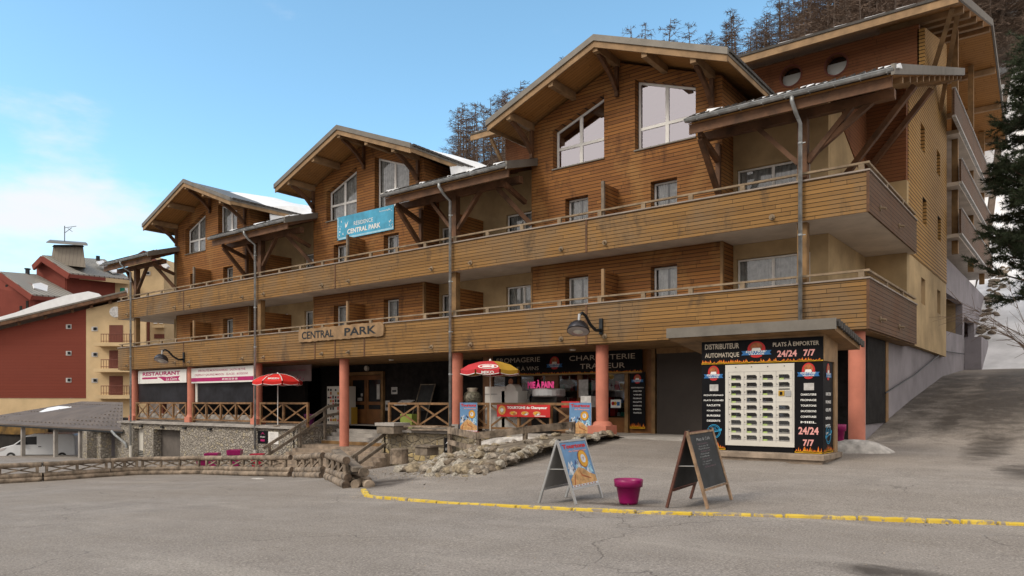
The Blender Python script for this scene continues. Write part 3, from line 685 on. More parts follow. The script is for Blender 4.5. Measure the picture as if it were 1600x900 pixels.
# ---- eave roofs between the gables, with gutter, beam, rafters, downpipe
CAN = [(-9.25, -3.75, True), (-22.2, -15.85, True), (-34.95, -28.55, True), (-46.95, -41.1, True)]
GZ = 9.78
for i, (xa, xb, _) in enumerate(CAN):
    yb = 33.6 if i == 0 else 23.5
    q = MB(); q.hexa([(xa, 20.32, GZ - .04), (xb, 20.32, GZ - .04), (xb, yb, roofz(yb) - .04), (xa, yb, roofz(yb) - .04), (xa, 20.32, GZ + .07), (xb, 20.32, GZ + .07), (xb, yb, roofz(yb) + .07), (xa, yb, roofz(yb) + .07)])
    rf = q.build('eave_roof', M_tile, B)
    q = MB(); q.hexa([(xa + .04, 20.36, GZ - .085), (xb - .04, 20.36, GZ - .085), (xb - .04, yb, roofz(yb) - .09), (xa + .04, yb, roofz(yb) - .09), (xa + .04, 20.36, GZ - .045), (xb - .04, 20.36, GZ - .045), (xb - .04, yb, roofz(yb) - .045), (xa + .04, yb, roofz(yb) - .045)]); q.build('roof_lining', M_soff, rf)
    # gutter: half round
    q = MB(); n_ = 9; prof = [(math.cos(math.pi + math.pi * j / n_) * .085, math.sin(math.pi + math.pi * j / n_) * .085) for j in range(n_ + 1)]
    for j in range(n_):
        (a1, b1), (a2, b2) = prof[j], prof[j + 1]
        q.face([(xa, 20.22 + a1, GZ + .02 + b1), (xb, 20.22 + a1, GZ + .02 + b1), (xb, 20.22 + a2, GZ + .02 + b2), (xa, 20.22 + a2, GZ + .02 + b2)])
    q.tube([(xa, 20.13, GZ + .02), (xb, 20.13, GZ + .02)], .014, 6)
    for xe in (xa, xb): q.face([(xe, 20.22 + a, GZ + .02 + b) for a, b in prof])
    x = xa + .4
    while x < xb: q.box((x - .012, 20.125, GZ - .075), (x + .012, 20.30, GZ - .062)); x += .62
    q.build('gutter', M_zinc, B, smooth=False)
    # verge flashing
    for xe in ((xb,) if i else (xb,)):
        ye = 33.6 if i == 0 else 22.0 + (.0 if xe == xb else 0)
        q = MB(); q.hexa([(xe - .05, 20.18, GZ - .14), (xe + .03, 20.18, GZ - .14), (xe + .03, ye, roofz(ye) - .14), (xe - .05, ye, roofz(ye) - .14), (xe - .05, 20.18, GZ + .13), (xe + .03, 20.18, GZ + .13), (xe + .03, ye, roofz(ye) + .13), (xe - .05, ye, roofz(ye) + .13)])
        q.build('verge_flashing', M_flash, rf)
    # eave beam and rafter tails
    MB().box((xa + .1, YP + .22, 9.42), (xb - .15, YP + .44, 9.66)).build('eave_beam', M_beam, rf); MB().box((xa + .05, 20.38, GZ - .36), (xb - .06, 20.43, GZ - .09)).build('eave_board', M_beam, rf)
    q = MB(); x = xa + .3
    while x < xb - .1:
        ye = 22.85 if x < -4.8 else 33; q.hexa([(x - .04, 20.45, GZ - .20), (x + .04, 20.45, GZ - .20), (x + .04, ye, roofz(ye) - .22), (x - .04, ye, roofz(ye) - .22), (x - .04, 20.45, GZ - .088), (x + .04, 20.45, GZ - .088), (x + .04, ye, roofz(ye) - .095), (x - .04, ye, roofz(ye) - .095)]); x += .75
    q.build('rafter', M_beam, rf)
    if i == 0:
        q = MB(); y = 21.8
        while y < 33.4: q.box((-4.72, y - .06, roofz(y) - .28), (-3.82, y + .06, roofz(y) - .12)); y += 1.05
        q.build('purlin', M_beaml, rf)
        q = MB(); q.bar((-5.95, 24.3, 8.4), (-3.95, 24.3, 10.8), .16, .18, (0, 1, 0)); q.bar((-5.95, 27.3, 9.3), (-3.95, 27.3, 11.7), .16, .18, (0, 1, 0)); q.bar((-6.1, 21.25, 8.3), (-4.0, 21.25, 9.8), .14, .16, (0, 1, 0)); q.build('brace', M_beam, B)
    # snow clinging to the first tiles
    q = MB(); x = xa + .1
    while x < xb - .3:
        L = rnd.uniform(.15, .55)
        if rnd.random() < .72:
            hh = rnd.uniform(.09, .16); y0 = 20.29 + rnd.uniform(0, .14)
            q.hexa([(x, y0, GZ + .06), (x + L, y0, GZ + .06), (x + L, y0 + .5, roofz(y0 + .5) + .06), (x, y0 + .5, roofz(y0 + .5) + .06), (x + .03, y0 + .03, GZ + .09 + hh), (x + L - .03, y0 + .03, GZ + .09 + hh * .6), (x + L - .03, y0 + .45, roofz(y0 + .5) + .08 + hh), (x + .03, y0 + .45, roofz(y0 + .5) + .08 + hh)])
        x += L + rnd.uniform(.02, .25)
    q.build('snow', M_snow, rf)
    # tile noses
    q = MB(); x = xa
    while x < xb - .2:
        q.hexa([(x, 20.27, GZ + .05), (x + .22, 20.27, GZ + .05), (x + .22, 20.6, GZ + .14), (x, 20.6, GZ + .14), (x, 20.27, GZ + .10), (x + .22, 20.27, GZ + .15), (x + .22, 20.6, GZ + .30), (x, 20.6, GZ + .25)]); x += .24
    q.build('tile', M_tile, rf)
for i, (x, zb) in enumerate(((-6.15, 3.4), (-19.02, -.1), (-31.75, -1.5), (-44.35, -1.75))):
    yy = YP - .12
    q = MB(); q.tube([(x - .05, 20.22, GZ - .05), (x - .05, 20.22, GZ - .18), (x - .02, 20.45, GZ - .42), (x, yy, GZ - .62), (x, yy, zb + .75 if i else zb)], .055, 10); q.build('downpipe', M_zinc, B, smooth=True)
    q = MB()
    for z in (8.6, 6.1, 4.2, 2.6): 
        if z > zb + .8: q.tube([(x, yy, z), (x, yy, z + .05)], .064, 10); q.box((x, yy - .01, z + .01), (x + .14, yy + .01, z + .03))
    q.build('pipe_bracket', M_zinc, B)
    if i: MB().tube([(x, yy, zb), (x, yy, zb + .75)], .075, 10).build('pipe_foot', M_cream, B)

# ---- gable roofs
for k, x0 in enumerate(MODS):
    ax = x0 + AP; xl, xr = x0 - .88, x0 + 8.02; YF = 20.5; za = 13.32; yk = 30.2; S = .385
    zr = lambda x: za - S * abs(x - ax)
    q = MB()
    for (xa, xb) in ((xl, ax), (ax, xr)):
        q.hexa([(xa, YF, zr(xa) - .12), (xb, YF, zr(xb) - .12), (xb, yk, zr(xb) - .12), (xa, yk, zr(xa) - .12), (xa, YF, zr(xa)), (xb, YF, zr(xb)), (xb, yk, zr(xb)), (xa, yk, zr(xa))])
    rf = q.build('gable_roof', M_flash, B)
    q = MB()
    for (xa, xb) in ((xl + .05, ax), (ax, xr - .05)):
        q.hexa([(xa, YF + .05, zr(xa) - .17), (xb, YF + .05, zr(xb) - .17), (xb, yk, zr(xb) - .17), (xa, yk, zr(xa) - .17), (xa, YF + .05, zr(xa) - .122), (xb, YF + .05, zr(xb) - .122), (xb, yk, zr(xb) - .122), (xa, yk, zr(xa) - .122)])
    q.build('roof_lining', M_soff, rf)
    q = MB()   # verge flashing and bargeboard
    for (xa, xb) in ((xl - .02, ax), (ax, xr + .02)):
        q.hexa([(xa, YF - .07, zr(xa) - .14), (xb, YF - .07, zr(xb) - .14), (xb, YF + .01, zr(xb) - .14), (xa, YF + .01, zr(xa) - .14), (xa, YF - .07, zr(xa) + .06), (xb, YF - .07, zr(xb) + .06), (xb, YF + .01, zr(xb) + .06), (xa, YF + .01, zr(xa) + .06)])
    q.build('verge_flashing', M_flash, rf)
    q = MB()
    for (xa, xb) in ((xl + .02, ax), (ax, xr - .02)):
        q.hexa([(xa, YF - .02, zr(xa) - .34), (xb, YF - .02, zr(xb) - .34), (xb, YF + .04, zr(xb) - .34), (xa, YF + .04, zr(xa) - .34), (xa, YF - .02, zr(xa) - .142), (xb, YF - .02, zr(xb) - .142), (xb, YF + .04, zr(xb) - .142), (xa, YF + .04, zr(xa) - .142)])
    for xe in (xl + .02, xr - .06): q.box((xe, YF + .04, zr(xe) - .30), (xe + .04, yk - 3, zr(xe) - .13))
    q.build('bargeboard', M_beaml, rf)
    q = MB()   # purlins running back into the wall
    for dx in (-3.55, -1.75, 0, 1.75, 3.35):
        x = ax + dx; q.box((x - .09, YF + .045, zr(x) - .46), (x + .09, YB - .002, zr(x) - .175 - (.02 if dx else .0)))
    q.build('purlin', M_beaml, rf)
    q = MB()   # curved brackets under the outer purlins and the ridge purlin
    for dx in (-3.55, 0, 3.35):
        x = ax + dx; z0 = zr(x) - .46
        pts = [Vector((x, YF + .25, z0)), Vector((x, YF + .55, z0 - .12)), Vector((x, YB - .45, z0 - .42)), Vector((x, YB - .06, z0 - .8))]
        for a, b in zip(pts, pts[1:]): q.bar(a, b, .12, .16, (0, 0, 1))
        q.box((x - .06, YB - .12, z0 - 1.0), (x + .06, YB - .003, z0))
    q.build('bracket', M_beam, rf)
    # zinc gutter of the right hand eave and tiles
    q = MB(); y = YF + .1
    while y < 25.5: q.box((xr - .1, y, zr(xr) - .03), (xr + .05, y + .2, zr(xr) + .055)); y += .24
    q.build('tile', M_tile, rf)
    # deep snow lying on the right slope and in the valley up to the next bay
    if k:
        xb_ = MODS[k - 1] - .05; xa_ = ax + .5; nx_, ny_ = 36, 18; q = MB()
        def sn(u_, v_):
            x = xa_ + u_ * (xb_ - xa_); y = 22.6 + 1.1 * max(0, 1 - abs(u_ - .25) * 3) * .4 + v_ * 6.5
            base = max(zr(x) if x < xr else -9, roofz(y)); e = min(1, min(u_ * 7, v_ * 4, (1 - v_) * 6)); e = max(e, 0) ** .75
            return (x, y, base - .03 + e * (.42 - .10 * u_ + .10 * mnoise.noise((x * .6, y * .6, k))))
        for jj in range(ny_ + 1):
            for ii in range(nx_ + 1): q.v.append(sn(ii / nx_, jj / ny_))
        for jj in range(ny_):
            for ii in range(nx_): q.f.append((jj*(nx_+1)+ii, jj*(nx_+1)+ii+1, (jj+1)*(nx_+1)+ii+1, (jj+1)*(nx_+1)+ii)); q.m.append(0)
        q.build('snow', M_snow, rf, smooth=True)
    # bracket frame carrying the eave roof, fixed on the bay's right side
    q = MB(); xx = x0 + BW
    q.bar((xx - .1, YB + .02, 8.95), (xx - .1, YP - .35, 9.42), .14, .16); q.bar((xx - .1, YB + .02, 7.9), (xx - .1, YP - .3, 9.3), .14, .16); q.box((xx - .17, YB - .14, 7.75), (xx - .03, YB - .003, 9.5))
    q.bar((x0 - .3, YB + .02, 8.95), (x0 - .3, YP - .15, 9.35), .14, .16); q.bar((x0 + .05, YB - .08, 8.05), (x0 - 1.0, YP + .3, 9.45), .14, .16); q.build('brace', M_beam, B)

# ---- main roof behind and the tall rear block with round windows
q = MB(); q.hexa([(-44.0, 23.5, roofz(23.5) - .2), (-9.3, 23.5, roofz(23.5) - .2), (-9.3, 33, roofz(33) - .2), (-44.0, 33, roofz(33) - .2), (-44.0, 23.5, roofz(23.5)), (-9.3, 23.5, roofz(23.5)), (-9.3, 33, roofz(33)), (-44.0, 33, roofz(33))]); q.build('main_roof', M_tile, B)
q = MB(); q.box((-43.5, 33, 3.6), (-25, 45, 12.9)); q.box((-24, 34, 3), (-6.7, 49, 14)); q.build('rear_wall', M_red, B)
def circ(cx, cz, r, n=20): return [(cx + r * math.cos(2 * math.pi * j / n), cz + r * math.sin(2 * math.pi * j / n)) for j in range(n)]
MB().wall([(-24.4, 10.5), (-4.9, 10.5), (-4.9, 15.6), (-24.4, 15.6)], [circ(-9.55, 14.9, .40), circ(-7.8, 14.88, .40)], (0, 31, 0), (1, 0, 0), (0, 0, 1), (0, .3, 0)).build('upper_wall', M_red, B)
for cx, cz in ((-9.55, 14.9), (-7.8, 14.88)):
    n_ = 24; q = MB()
    for j in range(n_):
        a1, a2 = 2 * math.pi * j / n_, 2 * math.pi * (j + 1) / n_
        P_ = lambda a, r, y: (cx + r * math.cos(a), y, cz + r * math.sin(a))
        q.face([P_(a1, .46, 30.97), P_(a2, .46, 30.97), P_(a2, .40, 30.97), P_(a1, .40, 30.97)]); q.face([P_(a1, .46, 30.97), P_(a1, .46, 31), P_(a2, .46, 31), P_(a2, .46, 30.97)]); q.face([P_(a1, .4, 30.97), P_(a2, .4, 30.97), P_(a2, .4, 31.2), P_(a1, .4, 31.2)])
    wo = q.build('round_window', M_brsh, B); MB().face([(cx + .4 * math.cos(2*math.pi*j/n_), 31.22, cz + .4 * math.sin(2*math.pi*j/n_)) for j in range(n_)]).build('pane', M_glass, wo)
    MB().box((cx - .5, 31.245, cz - .5), (cx + .5, 31.26, cz + .16)).build('curtain', M_white, wo)
    MB().box((cx - .5, 31.5, cz - .6), (cx + .5, 31.52, cz + .6)).build('dark_backing', M_dark, wo)  # dark plate standing in for the unlit space behind the round pane
xa, xb = -25.6, -3.47; ye, yr, yz = 29.6, 40.9, 49.5; ze, zr_, zz = 15.62, 19.25, 15.9
q = MB()
for (ya, za, yb, zb) in ((ye, ze, yr, zr_), (yr, zr_, yz, zz)):
    q.hexa([(xa, ya, za - .14), (xb, ya, za - .14), (xb, yb, zb - .14), (xa, yb, zb - .14), (xa, ya, za), (xb, ya, za), (xb, yb, zb), (xa, yb, zb)])
rf = q.build('rear_roof', M_tile, B)
q = MB()
for (ya, za, yb, zb) in ((ye + .06, ze, yr, zr_), (yr, zr_, yz - .06, zz)):
    q.hexa([(xa + .05, ya, za - .2), (xb - .03, ya, za - .2), (xb - .03, yb, zb - .2), (xa + .05, yb, zb - .2), (xa + .05, ya, za - .142), (xb - .03, ya, za - .142), (xb - .03, yb, zb - .142), (xa + .05, yb, zb - .142)])
q.build('roof_lining', M_soff, rf)
q = MB(); q.box((xa, ye - .06, ze - .32), (xb, ye + .03, ze - .05)); q.build('bargeboard', M_beaml, rf)
q = MB()
for (ya, za, yb, zb) in ((ye - .08, ze, yr, zr_), (yr, zr_, yz, zz)):
    q.hexa([(xb - .02, ya, za - .22), (xb + .06, ya, za - .22), (xb + .06, yb, zb - .22), (xb - .02, yb, zb - .22), (xb - .02, ya, za + .08), (xb + .06, ya, za + .08), (xb + .06, yb, zb + .08), (xb - .02, yb, zb + .08)])
q.build('verge_flashing', M_flash, rf)
q = MB(); q.box((xa, ye - .1, ze - .045), (xb, ye + .04, ze + .05)); q.build('eave_edge', M_tile, rf)
q = MB()
for y in (31.5, 33.4, 35.6, 38, 40.9, 43.5, 46, 48.5):
    z = np.interp(y, [ye, yr, yz], [ze, zr_, zz]) - .2; q.box((-6.3, y - .1, z - .26), (xb - .06, y + .1, z - .005))
q.bar((-4.8, 32.6, 13.9), (-3.75, 30.4, 15.55), .14, .16, (1, 0, 0)); q.bar((-4.66, 34.4, 13.4), (-3.7, 31.6, 16.0), .14, .16, (1, 0, 0)); q.bar((-24.5, 31.0, 14.1), (-24.5, 29.9, 15.3), .14, .14)
q.build('purlin', M_beaml, rf)
q = MB(); x = xa + .2
while x < xb - .3:
    if rnd.random() < .75: L = rnd.uniform(.3, .8); q.hexa([(x, ye - .02, ze + .04), (x + L, ye - .02, ze + .04), (x + L, ye + .6, ze + .2), (x, ye + .6, ze + .2), (x + .04, ye + .02, ze + .12), (x + L - .04, ye + .02, ze + .11), (x + L - .04, ye + .5, ze + .32), (x + .04, ye + .5, ze + .3)])
    x += 1.05
q.build('snow', M_snow, rf)
MB().box((-6.4, 36.42, 7.9), (-6.38, 49.4, 16.5)).build('loggia_cladding', M_soff, B)

# ================================================================== ground floor of the building
# stone base, garage opening, ledges
M_tgrey = plain('grey_garage_door', (.12, .105, .095), .8, .15, 1.5)
MB().wall([(-45.8, -2.2), (-28.8, -1.7), (-28.8, .32), (-45.8, .32)], [[(-41.9, -2.05), (-38.95, -1.98), (-38.95, .02), (-41.9, .02)], [(-44.25, -2.12), (-43.1, -2.12), (-43.1, .02), (-44.25, .02)]], (0, YP, 0), (1, 0, 0), (0, 0, 1), (0, .45, 0)).build('stone_base', M_stone, B)
MB().box((-42.2, YP + .46, -2.3), (-38.7, YP + .5, .1)).build('garage_shutter', M_tgrey, B)
q = MB().box((-45.0, YP + .3, -2.2), (-43.2, YP + .34, .1)); cab = q.build('service_door', M_cream, B)
q = MB()
for i in range(5): q.box((-44.2, YP + .27, -1.75 + i * .1), (-43.6, YP + .3, -1.70 + i * .1))
q.build('vent_grille', M_iron, cab)
q = MB(); q.box((-46.0, YP - .16, .322), (-28.7, YP + .5, .405)); q.box((-22.85, YP - .14, .362), (-16.5, YP + .3, .452)); q.build('ledge', M_conc, B)
MB().wall([(-22.8, -1.4), (-13.2, -1.4), (-13.2, .36), (-22.8, .36)], [], (0, YP, 0), (1, 0, 0), (0, 0, 1), (0, .3, 0)).build('stone_base', M_stoney, B, label='ochre rubble base wall right of the steps')
MB().box((-28.9, YP, -1.8), (-28.6, 23.4, .40)).build('stone_base', M_stone, B); MB().box((-22.95, YP, -1.8), (-22.7, 23.4, .36)).build('stone_base', M_stoney, B)
MB().box((-13.2, 20.9, .1), (-5, 21.5, .43)).build('threshold', M_conc, B)
# under-floor lamps on the stone wall
for x in (-43.2, -40.8, -38.4, -35.9):
    MB().box((x - .12, YP - .14, .12), (x + .12, YP - .003, .20)).build('ledge_lamp', M_iron, B)
# back walls of the covered terrace
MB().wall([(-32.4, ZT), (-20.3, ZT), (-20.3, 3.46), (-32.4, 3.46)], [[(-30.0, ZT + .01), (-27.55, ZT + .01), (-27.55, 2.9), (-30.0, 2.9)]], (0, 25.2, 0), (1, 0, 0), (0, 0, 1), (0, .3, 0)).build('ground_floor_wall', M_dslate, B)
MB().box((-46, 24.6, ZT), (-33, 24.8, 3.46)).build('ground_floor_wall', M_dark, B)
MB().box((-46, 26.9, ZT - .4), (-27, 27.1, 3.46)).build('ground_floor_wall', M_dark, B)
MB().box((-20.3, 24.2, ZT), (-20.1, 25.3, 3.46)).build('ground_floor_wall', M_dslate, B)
# entrance: double door with glazed leaves
dx = -30.95 + 3.45; E_ = MB()
ex0, ex1 = -29.98, -27.57
q = MB(); q.box((ex0 - .16, 25.05, ZT), (ex0, 25.35, 2.92)); q.box((ex1, 25.05, ZT), (ex1 + .16, 25.35, 2.92)); q.box((ex0 - .16, 25.05, 2.92), (ex1 + .16, 25.35, 3.08)); de = q.build('entrance_frame', M_post, B)
for a, b in ((ex0, (ex0 + ex1) / 2 - .01), ((ex0 + ex1) / 2 + .01, ex1)):
    MB().wall([(a, ZT + .02), (b, ZT + .02), (b, 2.9), (a, 2.9)], [[(a + .14, ZT + .75), (b - .14, ZT + .75), (b - .14, 1.42), (a + .14, 1.42)], [(a + .14, 1.58), (b - .14, 1.58), (b - .14, 2.68), (a + .14, 2.68)]], (0, 25.18, 0), (1, 0, 0), (0, 0, 1), (0, .06, 0)).build('door', M_door, B)
q = MB(); q.box((ex0, 25.22, ZT), (ex1, 25.225, 2.9)); q.build('door_glass', M_vglass, B)
q = MB(); q.box((ex0 + .55, 25.17, 1.62), (ex0 + .9, 25.178, 1.78)); q.box((ex1 - .42, 25.17, 1.7), (ex1 - .2, 25.178, 2.45)); q.box((ex0 + .8, 25.17, 1.85), (ex0 + .95, 25.178, 2.0)); q.build('door_notice', M_curt, B)
# shop front
SF = 24.0
MB().wall([(-20.1, ZT), (-12.1, ZT), (-12.1, 3.46), (-20.1, 3.46)], [[(-19.6, 1.35), (-18.5, 1.35), (-18.5, 2.75), (-19.6, 2.75)], [(-18.2, 1.35), (-16.9, 1.35), (-16.9, 2.75), (-18.2, 2.75)], [(-16.3, .6), (-15.4, .6), (-15.4, 2.75), (-16.3, 2.75)], [(-15.2, 1.35), (-14.3, 1.35), (-14.3, 2.75), (-15.2, 2.75)], [(-14.1, 1.0), (-13.35, 1.0), (-13.35, 2.75), (-14.1, 2.75)]], (0, SF, 0), (1, 0, 0), (0, 0, 1), (0, .12, 0)).build('shop_front', M_door, B)
q = MB(); q.box((-20.1, SF + .07, .6), (-12.1, SF + .075, 2.8)); q.build('shop_glass', M_glass, B)
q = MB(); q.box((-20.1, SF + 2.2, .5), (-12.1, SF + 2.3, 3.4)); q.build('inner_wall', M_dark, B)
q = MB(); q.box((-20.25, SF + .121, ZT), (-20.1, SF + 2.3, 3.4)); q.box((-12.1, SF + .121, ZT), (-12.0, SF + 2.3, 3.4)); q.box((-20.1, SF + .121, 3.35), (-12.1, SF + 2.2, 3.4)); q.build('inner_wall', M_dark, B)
q = MB(); q.box((-12.22, SF - .1, ZT), (-12.08, SF + .05, 3.46)); q.box((-13.3, SF - .1, ZT), (-13.16, SF - .002, 2.8)); q.build('shop_post', M_post, B)
MB().box((-12.0, 23.9, .4), (-7.0, 24.0, 3.46)).build('garage_shutter', M_tdoor, B, label='wide dark grey brown shutter beside the shop')
MB().box((-12.0, 23.86, 3.28), (-7.0, 23.897, 3.46)).build('shutter_beam', M_post, B)
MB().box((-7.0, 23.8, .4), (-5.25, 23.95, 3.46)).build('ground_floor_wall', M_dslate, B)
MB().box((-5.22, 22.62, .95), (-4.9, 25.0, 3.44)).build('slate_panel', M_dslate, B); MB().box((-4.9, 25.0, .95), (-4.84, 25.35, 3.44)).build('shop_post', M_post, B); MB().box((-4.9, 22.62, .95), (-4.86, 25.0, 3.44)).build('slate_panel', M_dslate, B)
for x, y in ((-24.4, 22.8), (-19.8, 22), (-14.5, 22.3), (-9.5, 22.4)):
    MB().lathe((x, y, 3.40), [(.0, 0), (.1, .005), (.12, .06)], 14).build('ceiling_lamp', M_cream, B)

# glazed plastic screens of the restaurant terrace
for a, b in ((-44.75, -39.0), (-38.35, -32.8)):
    MB().box((a, 21.44, 1.5), (b, 21.46, 2.8)).build('plastic_screen', M_cover, B)
    MB().box((a, 21.44, ZT), (b, 21.46, .9)).build('screen_kickboard', M_conc, B)
MB().box((-38.3, 21.40, 1.5), (-38.1, 21.48, 2.9)).build('screen_post', M_cream, B)

# ---- terrace railings with crossed braces
def railing(name, label, spans, y=21.3, z0=.62, z1=1.55, group='timber railings of the terrace'):
    t = thing(name, label, 'railing', (spans[0][0], y, ZT), group)
    c = MB(); pz = MB(); br = MB()
    for a, b, n_ in spans:
        c.box((a, y - .05, z1 - .09), (b, y + .05, z1)); c.box((a, y - .035, z0 - .05), (b, y + .035, z0 + .03))
        for i in range(n_ + 1):
            x = a + (b - a) * i / n_; x = min(max(x, a + .05), b - .05)
            pz.box((x - .05, y - .045, ZT - .05 if i in (0, n_) else z0 + .031), (x + .05, y + .045, z1 - .091))
            if i < n_:
                xb_ = a + (b - a) * (i + 1) / n_
                br.bar((x + .05, y - .015, z0 + .03), (xb_ - .05, y - .015, z1 - .1), .03, .07, (0, 0, 1)); br.bar((x + .05, y + .02, z1 - .1), (xb_ - .05, y + .02, z0 + .03), .03, .07, (0, 0, 1))
    c.build('rail', M_trail, t); pz.build('post', M_trail, t); br.build('cross_brace', M_trail, t)
railing('terrace_railing', 'wooden cross-braced railing below the restaurant signs, far left part of the terrace', [(-44.75, -39.0, 4), (-38.4, -32.8, 4)])
railing('terrace_railing', 'wooden cross-braced railing behind the plain scarlet parasol, ending at the steps', [(-32.1, -28.3, 2)])
railing('terrace_railing', 'wooden cross-braced railing in front of the shop, behind the red and yellow parasol', [(-22.95, -19.45, 2), (-18.95, -13.35, 4)])

# ---- steps
t = thing('entrance_steps', 'broad timber and concrete steps leading up to the entrance between stone walls', 'steps', (-25.9, 20, -1.3))
q = MB()
for i in range(6): q.box((-28.55, 20.95 - .36 * i - .36, -1.5), (-22.4 + .12 * i, 20.95 - .36 * i, -.38 - .145 * (i + 1) + .0))
q.build('lower_flight', M_step, t)
q = MB(); q.box((-28.55, 20.95, -1.2), (-22.96, 22.2, -.38)); q.build('landing', M_step, t)
q = MB()
for i in range(5): q.box((-28.55, 22.2 + .3 * i, -1.2), (-22.96, 22.2 + .3 * (i + 1) + .01, -.38 + .166 * (i + 1)))
q.build('upper_flight', M_conc, t)
q = MB()
for i in range(1): q.box((-28.5, 22.17, -.375), (-23, 22.199, -.23))
q.build('riser', M_post, t)
def handrail(label, pts, posts):
    t = thing('stair_handrail', label, 'handrail', tuple(pts[0]), 'sloping timber handrails by the steps')
    q = MB(); 
    for off in (0, -.42):
        for a, b in zip(pts, pts[1:]): q.bar(Vector(a) + Vector((0, 0, off)), Vector(b) + Vector((0, 0, off)), .07, .13)
    q.build('rail', M_greyw if off else M_trail, t)
    q = MB()
    for (x, y, za, zb) in posts: q.box((x - .05, y - .05, za), (x + .05, y + .05, zb))
    q.build('post', M_greyw, t)
handrail('long sloping timber handrail on the left side of the steps', [(-28.4, 19.0, -.45), (-28.4, 22.5, 1.35), (-28.4, 23.3, 1.45)], [(-28.4, 19.3, -1.5, -.35), (-28.4, 20.9, -1.2, .5), (-28.4, 22.3, -.4, 1.25), (-28.4, 23.2, .3, 1.45)])
handrail('short weathered handrail on the right side of the steps', [(-22.2, 18.7, -.55), (-22.6, 20.8, .28)], [(-22.22, 18.95, -1.3, -.5)])

